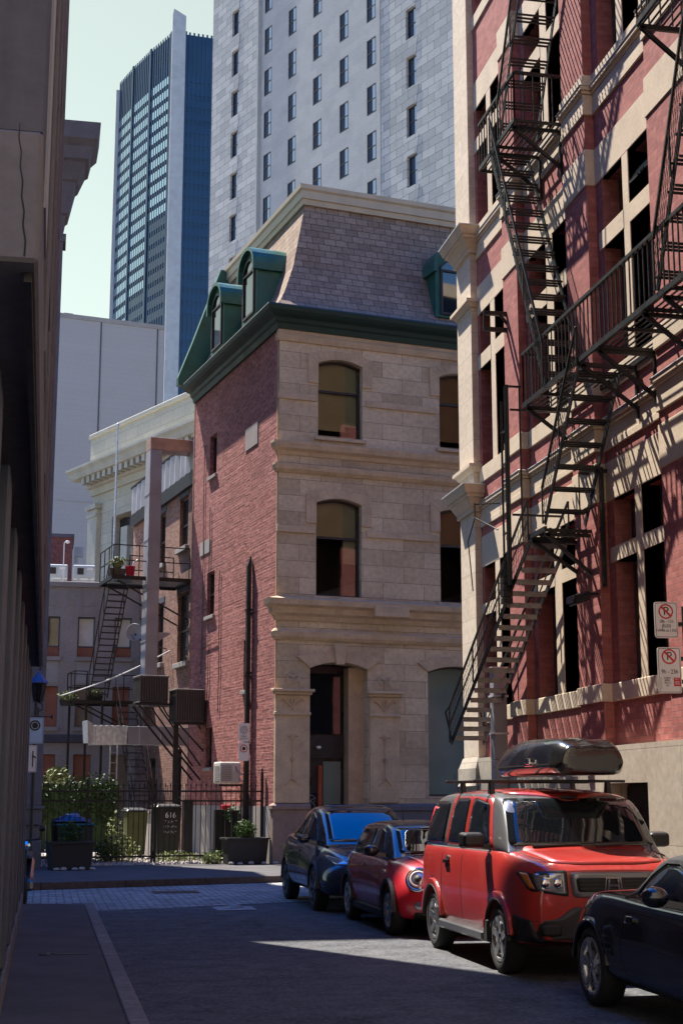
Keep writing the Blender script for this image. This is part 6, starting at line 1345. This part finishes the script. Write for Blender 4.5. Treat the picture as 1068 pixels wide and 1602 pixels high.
def condenser(x0, x1, y0, y1, z0, z1, label):
    t = sthing('condenser', label, 'air conditioner', 'grey condensers on the annex wall'); mb = MB(); mb.box(x0 + .03, x1 - .03, y0 + .03, y1 - .03, z0, z1 - .03); c_ = mb.build('case', M['black_plastic'], t)
    mb = MB(); n = 11
    for k in range(n + 1):
        x = x0 + .02 + (x1 - x0 - .04) * k / n; mb.box(x - .012, x + .012, y0, y0 + .03, z0 + .04, z1 - .06)
        y = y0 + .02 + (y1 - y0 - .04) * k / n; mb.box(x0, x0 + .03, y - .012, y + .012, z0 + .04, z1 - .06)
    mb.build('grille', M['condenser'], t)
    mb = MB(); mb.box(x0 - .02, x1 + .02, y0 - .02, y1 + .02, z1 - .06, z1); mb.box(x0, x1, y0, y1, z0 - .02, z0 + .04); mb.build('lid', M['condenser'], t, bevel=.02)
    mb = MB(); mb.tube([(x1 - .1, y1 - .2, z0 + .1), (x1 + .1, y1 - .2, z0 - .25), (x1 + .25, y1 - .3, z0 - .5), (x1 + .5, y1 - .3, z0 - .3)], .025, 6); mb.build('hose', M['black_plastic'], t)
condenser(-1.83, -1.0, 6.5, 7.3, 4.36, 5.13, 'dark square condenser on an iron shelf under the tall duct')
condenser(-.88, -.06, 6.1, 6.85, 3.82, 4.74, 'grey square condenser against the red brick right of the iron shelf')
sh = sthing('machine_shelf', 'black iron wall shelf with long braces carrying the condensers', 'shelf')
mb = MB(); mb.box(-1.95, -.02, 6.45, 7.35, 4.28, 4.335); mb.build('deck', M['black_iron'], sh)
for y in (6.5, 7.3):
    mb = MB(); mb.bar((-1.85, y, 4.28), (-.02, y, 2.2), .05, .05); mb.bar((-1.3, y, 4.28), (-.02, y, 2.6), .04, .04); mb.build('brace', M['black_iron'], sh)
mb = MB(); mb.box(-.85, -.72, 6.35, 6.44, .14, 4.3); mb.build('leg', M['black_iron'], sh); mb = MB(); mb.box(-.9, -.03, 6.1, 6.4, 3.74, 3.79); mb.build('arm', M['black_iron'], sh)
mb = MB(); mb.bar((-.75, 6.2, 3.74), (-.03, 6.2, 3.0), .04, .04); mb.build('brace', M['black_iron'], sh)
ac = sthing('wall_air_conditioner', 'cream white air conditioner hung on the red brick beside the black downpipe', 'air conditioner')
mb = MB(); mb.box(-.62, -.08, 2.55, 3.2, 2.06, 2.62); mb.build('case', M['cream'], ac, bevel=.03)
mb = MB()
for k in range(9): mb.box(-.60, -.32, 2.535, 2.55, 2.14 + .045 * k, 2.165 + .045 * k)
for k in range(9): mb.box(-.632, -.62, 2.65, 3.1, 2.14 + .045 * k, 2.165 + .045 * k)
mb.build('louvre', M['dull_panel'], ac)
mb = MB(); mb.tube([(-.2, 2.54, 2.5), (-.2, 2.47, 2.38), (-.08, 2.46, 2.3), (.0, 2.4, 2.35)], .022, 6); mb.tube([(-.12, 2.54, 2.2), (-.06, 2.46, 2.1), (0, 2.4, 2.2)], .018, 6); mb.build('pipe', M['dull_metal'], ac)
mb = MB(); mb.box(-.5, 0, 2.7, 2.74, 2.0, 2.05); mb.box(-.5, 0, 3.05, 3.09, 2.0, 2.05); mb.build('bracket', M['black_iron'], ac)
# ---------------------------------------------------------------- signs
def plate(par, name, u0, u1, v0, v1, mat, P, th=.006, rad=.03, rim=None):
    pts = roundpoly([(u0, v0), (u1, v0), (u1, v1), (u0, v1)], rad); mb = MB(); mb.prism(pts, P, 0, th); o = mb.build(name, mat, par, True)
    if rim:
        ins = roundpoly([(u0 + .012, v0 + .012), (u1 - .012, v0 + .012), (u1 - .012, v1 - .012), (u0 + .012, v1 - .012)], rad * .7); a = .018
        ins2 = roundpoly([(u0 + a, v0 + a), (u1 - a, v0 + a), (u1 - a, v1 - a), (u0 + a, v1 - a)], rad * .6); n = min(len(ins), len(ins2)); mb = MB()
        if len(ins) == len(ins2): mb.add([P(x, y, -.0015) for x, y in ins] + [P(x, y, -.0015) for x, y in ins2], [(i, (i + 1) % n, n + (i + 1) % n, n + i) for i in range(n)]); mb.build('border', rim, o, True)
    return o
def annulus(par, c, r0, r1, mat, P, d=-.0025, n=36, name='ring'):
    mb = MB(); mb.add([P(c[0] + r * math.cos(2 * math.pi * k / n), c[1] + r * math.sin(2 * math.pi * k / n), d) for r in (r0, r1) for k in range(n)], [(k, (k + 1) % n, n + (k + 1) % n, n + k) for k in range(n)]); return mb.build(name, mat, par, True)
def sign_frame(o, ang, k=1):
    o = Vector(o); c, s = math.cos(ang), math.sin(ang); P = lambda u, v, d: (o.x + c * u * k - s * d, o.y + s * u * k + c * d, o.z + v * k)
    T = lambda u, v, d=-.004: Matrix.Translation(Vector(P(u, v, d))) @ Matrix.Rotation(ang, 4, 'Z') @ Matrix.Rotation(R(90), 4, 'X') @ Matrix.Scale(k, 4)
    return P, T
ps = thing('parking_sign', 'tall dark pole with two white no parking plates in front of the brick warehouse', 'sign', (6.86, 15.0, .12))
mb = MB(); mb.tube([(6.86, 15.0, .12), (6.86, 15.0, 3.78)], .032, 10); mb.build('pole', M['black_iron'], ps, True)
def wtext(name, s, size, u, v, T, mat, par, sx=1): 
    Mx = XF[par.name].inverted() @ T(u, v); return text(name, s, size, Mx, mat, par, sx=sx)
P, T = sign_frame((6.62, 14.95, 3.43), R(-6), .85)
def no_parking(par, P, T, cy, r):
    annulus(par, (0, cy), r * .80, r, M['sign_red'], P); wtext('letter', 'P', r * 1.55, 0, cy, T, M['sign_black'], par)
    mb = MB(); q = r * .62; mb.hexa([P(-q - .009, cy + q - .009, -.0065), P(q - .009, cy - q - .009, -.0065), P(q - .009, cy - q - .009, -.005), P(-q - .009, cy + q - .009, -.005), P(-q + .009, cy + q + .009, -.0065), P(q + .009, cy - q + .009, -.0065), P(q + .009, cy - q + .009, -.005), P(-q + .009, cy + q + .009, -.005)]); mb.build('slash', M['sign_red'], par, True)
s1 = plate(ps, 'sign_plate', -.155, .155, -.01, .46, M['sign_white'], P, rim=M['sign_black'], rad=.04)
no_parking(s1, P, T, .335, .098)
for s, sz, v in (('10h - 11h', .06, .205), ('JEUDI', .058, .145), ('1 AVRIL au 1 DEC', .046, .088)): wtext('lettering', s, sz, 0, v, T, M['sign_black'], s1, .82)
P, T = sign_frame((6.635, 14.95, 2.87), R(-6), .85)
s2 = plate(ps, 'sign_plate', -.155, .155, -.06, .53, M['sign_white'], P, rim=M['sign_black'], rad=.04)
no_parking(s2, P, T, .41, .098); wtext('lettering', '9h - 23h', .078, 0, .215, T, M['sign_black'], s2, .85)
for k, s in enumerate(('EXCEPTE', 'PERMIS', 'DE 9H A', '23H')): wtext('lettering', s, .03, -.035, .135 - .032 * k, T, M['sign_black'], s2, .75)
mb = MB(); mb.add([P(.05, .03, -.002), P(.14, .03, -.002), P(.14, .14, -.002), P(.05, .14, -.002)], [(0, 1, 2, 3)]); mb.build('red_panel', M['sign_red'], s2, True)
wtext('lettering', 'SECT', .026, .095, .122, T, M['sign_white'], s2, .8); wtext('lettering', '02', .062, .095, .072, T, M['sign_white'], s2, .9)
mb = MB(); mb.hexa([P(-.175, .0, -.004), P(-.10, -.01, -.004), P(-.10, -.01, -.002), P(-.175, .0, -.002), P(-.17, .14, -.004), P(-.105, .145, -.004), P(-.105, .145, -.002), P(-.17, .14, -.002)]); mb.build('sticker', M['cream'], s2, True)
for z in (3.58, 3.2, 2.95):
    mb = MB(); mb.box(6.73, 6.86, 14.95, 15.04, z - .02, z + .02); mb.build('clamp', M['black_iron'], ps, True)
yd = thing('yard_sign', 'thin pole with two small white plates against the red brick by the downpipe', 'sign', (4.94, 36.3, .14))
P, T = sign_frame((4.78, 36.25, 2.6), R(9))
mb = MB(); mb.tube([(4.80, 36.3, .14), (4.80, 36.3, 3.5)], .02, 6); mb.build('pole', M['black_iron'], yd, True)
a = plate(yd, 'sign_plate', -.135, .135, .47, .92, M['sign_white'], P); b = plate(yd, 'sign_plate', -.135, .135, 0, .45, M['sign_white'], P)
annulus(b, (0, .30), .075, .098, M['sign_red'], P); annulus(b, (0, .30), .0, .045, M['sign_black'], P, name='disc')
for k in range(6):
    q = 2 * math.pi * k / 6; annulus(a, (.055 * math.cos(q), .75 + .055 * math.sin(q)), .022, .03, M['sign_black'], P, n=12, name='flower_petal')
annulus(a, (0, .75), .092, .1, M['sign_black'], P)
for s, v in (('RESERVE', .60), ('DE LA VILLE', .54)): wtext('lettering', s, .05, 0, v, T, M['sign_black'], a, .75)
ks = thing('street_sign', 'pale blue sign plate with a dark ring on a black pole past the shopfront', 'sign', (-.3, 30, .13))
mb = MB(); mb.tube([(-.24, 30.06, .13), (-.24, 30.06, 3.6)], .035, 8); mb.build('pole', M['black_iron'], ks, True)
P, T = sign_frame((-.24, 30, 2.76), R(2)); M['sign_blue'] = plain('sign_blue', (.36, .50, .66), .4, 0, .08, 3)
a = plate(ks, 'sign_plate', -.17, .17, 0, .52, M['sign_blue'], P, rim=M['sign_black'], rad=.03); annulus(a, (.0, .36), .075, .105, M['sign_black'], P); annulus(a, (0, .36), 0, .06, M['sign_black'], P, name='disc')
b = plate(ks, 'sign_plate', -.15, .06, -.56, -.03, M['sign_white'], P, rim=M['sign_black'], rad=.02)
mb = MB(); mb.box(-.27, -.25, 29.99, 29.997, 2.3, 2.62); mb.hexa([(-.25, 29.99, 2.50), (-.2, 29.99, 2.47), (-.2, 29.997, 2.47), (-.25, 29.997, 2.50), (-.25, 29.99, 2.53), (-.2, 29.99, 2.5), (-.2, 29.997, 2.5), (-.25, 29.997, 2.53)]); mb.build('arrow', M['sign_black'], b, True)
# ---------------------------------------------------------------- street bits
sc_ = thing('motor_scooter', 'dark motor scooter poking out past the corner of the left building', 'scooter', (-.4, 24.4, 0))
for y in (24.05, 25.2):
    mb = MB(); mb.lathe([(.14, -.05), (.22, -.055), (.255, -.03), (.26, 0), (.255, .03), (.22, .055), (.14, .05)], 24, (-.27, y, .26), 'x'); wq = mb.build('wheel', M['rubber'], sc_, True)
    mb = MB(); mb.lathe([(0, -.04), (.05, -.045), (.14, -.02), (.14, .02), (.05, .045), (0, .04)], 20, (-.27, y, .26), 'x'); mb.build('rim', M['blue_paint'], wq, True)
mb = MB(); mb.tube([(-.27, 24.05, .26), (-.27, 24.2, .62), (-.27, 24.32, 1.02)], .03, 8); mb.tube([(-.55, 24.34, 1.05), (-.27, 24.30, 1.04), (-.04, 24.34, 1.06)], .016, 6); mb.build('fork', M['black_iron'], sc_, True)
mb = MB(); mb.hexa([(-.45, 24.3, .25), (-.12, 24.3, .25), (-.12, 25.3, .3), (-.45, 25.3, .3), (-.43, 24.35, .42), (-.14, 24.35, .42), (-.12, 25.5, .75), (-.45, 25.5, .75)]); mb.build('bodywork', M['car_navy'], sc_, True, bevel=.04)
mb = MB(); mb.hexa([(-.40, 24.75, .72), (-.16, 24.75, .72), (-.14, 25.5, .76), (-.42, 25.5, .76), (-.38, 24.8, .80), (-.18, 24.8, .80), (-.16, 25.45, .84), (-.40, 25.45, .84)]); mb.build('seat', M['black_plastic'], sc_, True, bevel=.03)
mb = MB(); mb.lathe([(0, .05), (.06, .04), (.08, 0), (.0, -.03)], 12, (-.27, 24.2, .95), 'y'); mb.build('headlamp', M['chrome'], sc_, True)
mb = MB(); mb.bar((-.06, 24.33, 1.07), (-.02, 24.3, 1.2), .012, .012); mb.lathe([(0, -.01), (.05, 0), (0, .01)], 12, (-.02, 24.3, 1.22), 'y'); mb.build('mirror', M['black_plastic'], sc_, True)
dg = MB()
for k in range(16): dg.box(2.05 + .045 * k, 2.078 + .045 * k, 27.3, 27.95, .004, .012)
dg.box(2.0, 2.05, 27.25, 28.0, .004, .014); dg.box(2.77, 2.82, 27.25, 28.0, .004, .014)
tag(dg.build('drain_grate', M['black_iron']), 'iron drain grate set in the cobbles', 'drain')
rg = MB(); r_ = random.Random(9); n = 8; vs = [(2.65 + .62 * i / n + r_.uniform(-.02, .02), 23.0 + .75 * j / n + r_.uniform(-.03, .03), .012 + max(0, r_.uniform(-.01, .075)) * math.sin(math.pi * i / n) * math.sin(math.pi * j / n)) for i in range(n + 1) for j in range(n + 1)]
rg.add(vs, [(i * (n + 1) + j, (i + 1) * (n + 1) + j, (i + 1) * (n + 1) + j + 1, i * (n + 1) + j + 1) for i in range(n) for j in range(n)]); o = rg.build('plastic_sheet', M['rag']) if 'rag' in M else rg.build('plastic_sheet', M['dull_panel']); o.modifiers.new('t', 'SOLIDIFY').thickness = .006; tag(o, 'crumpled pale plastic sheet lying on the road near the cobbles', 'litter')
cv = MB(); cv.box(.08, .12, 15.75, 15.95, .121, .127); cv.box(.12, .5, 15.82, 15.88, .121, .126); cv.lathe([(0, 0), (.05, 0), (.05, .006), (0, .006)], 14, (.05, 15.85, .121)); cv.lathe([(0, 0), (.045, 0), (.045, .006), (0, .006)], 14, (.12, 15.98, .121))
tag(cv.build('valve_cover', M['black_iron']), 'small dark iron fitting with a strip set in the left pavement', 'iron fitting')
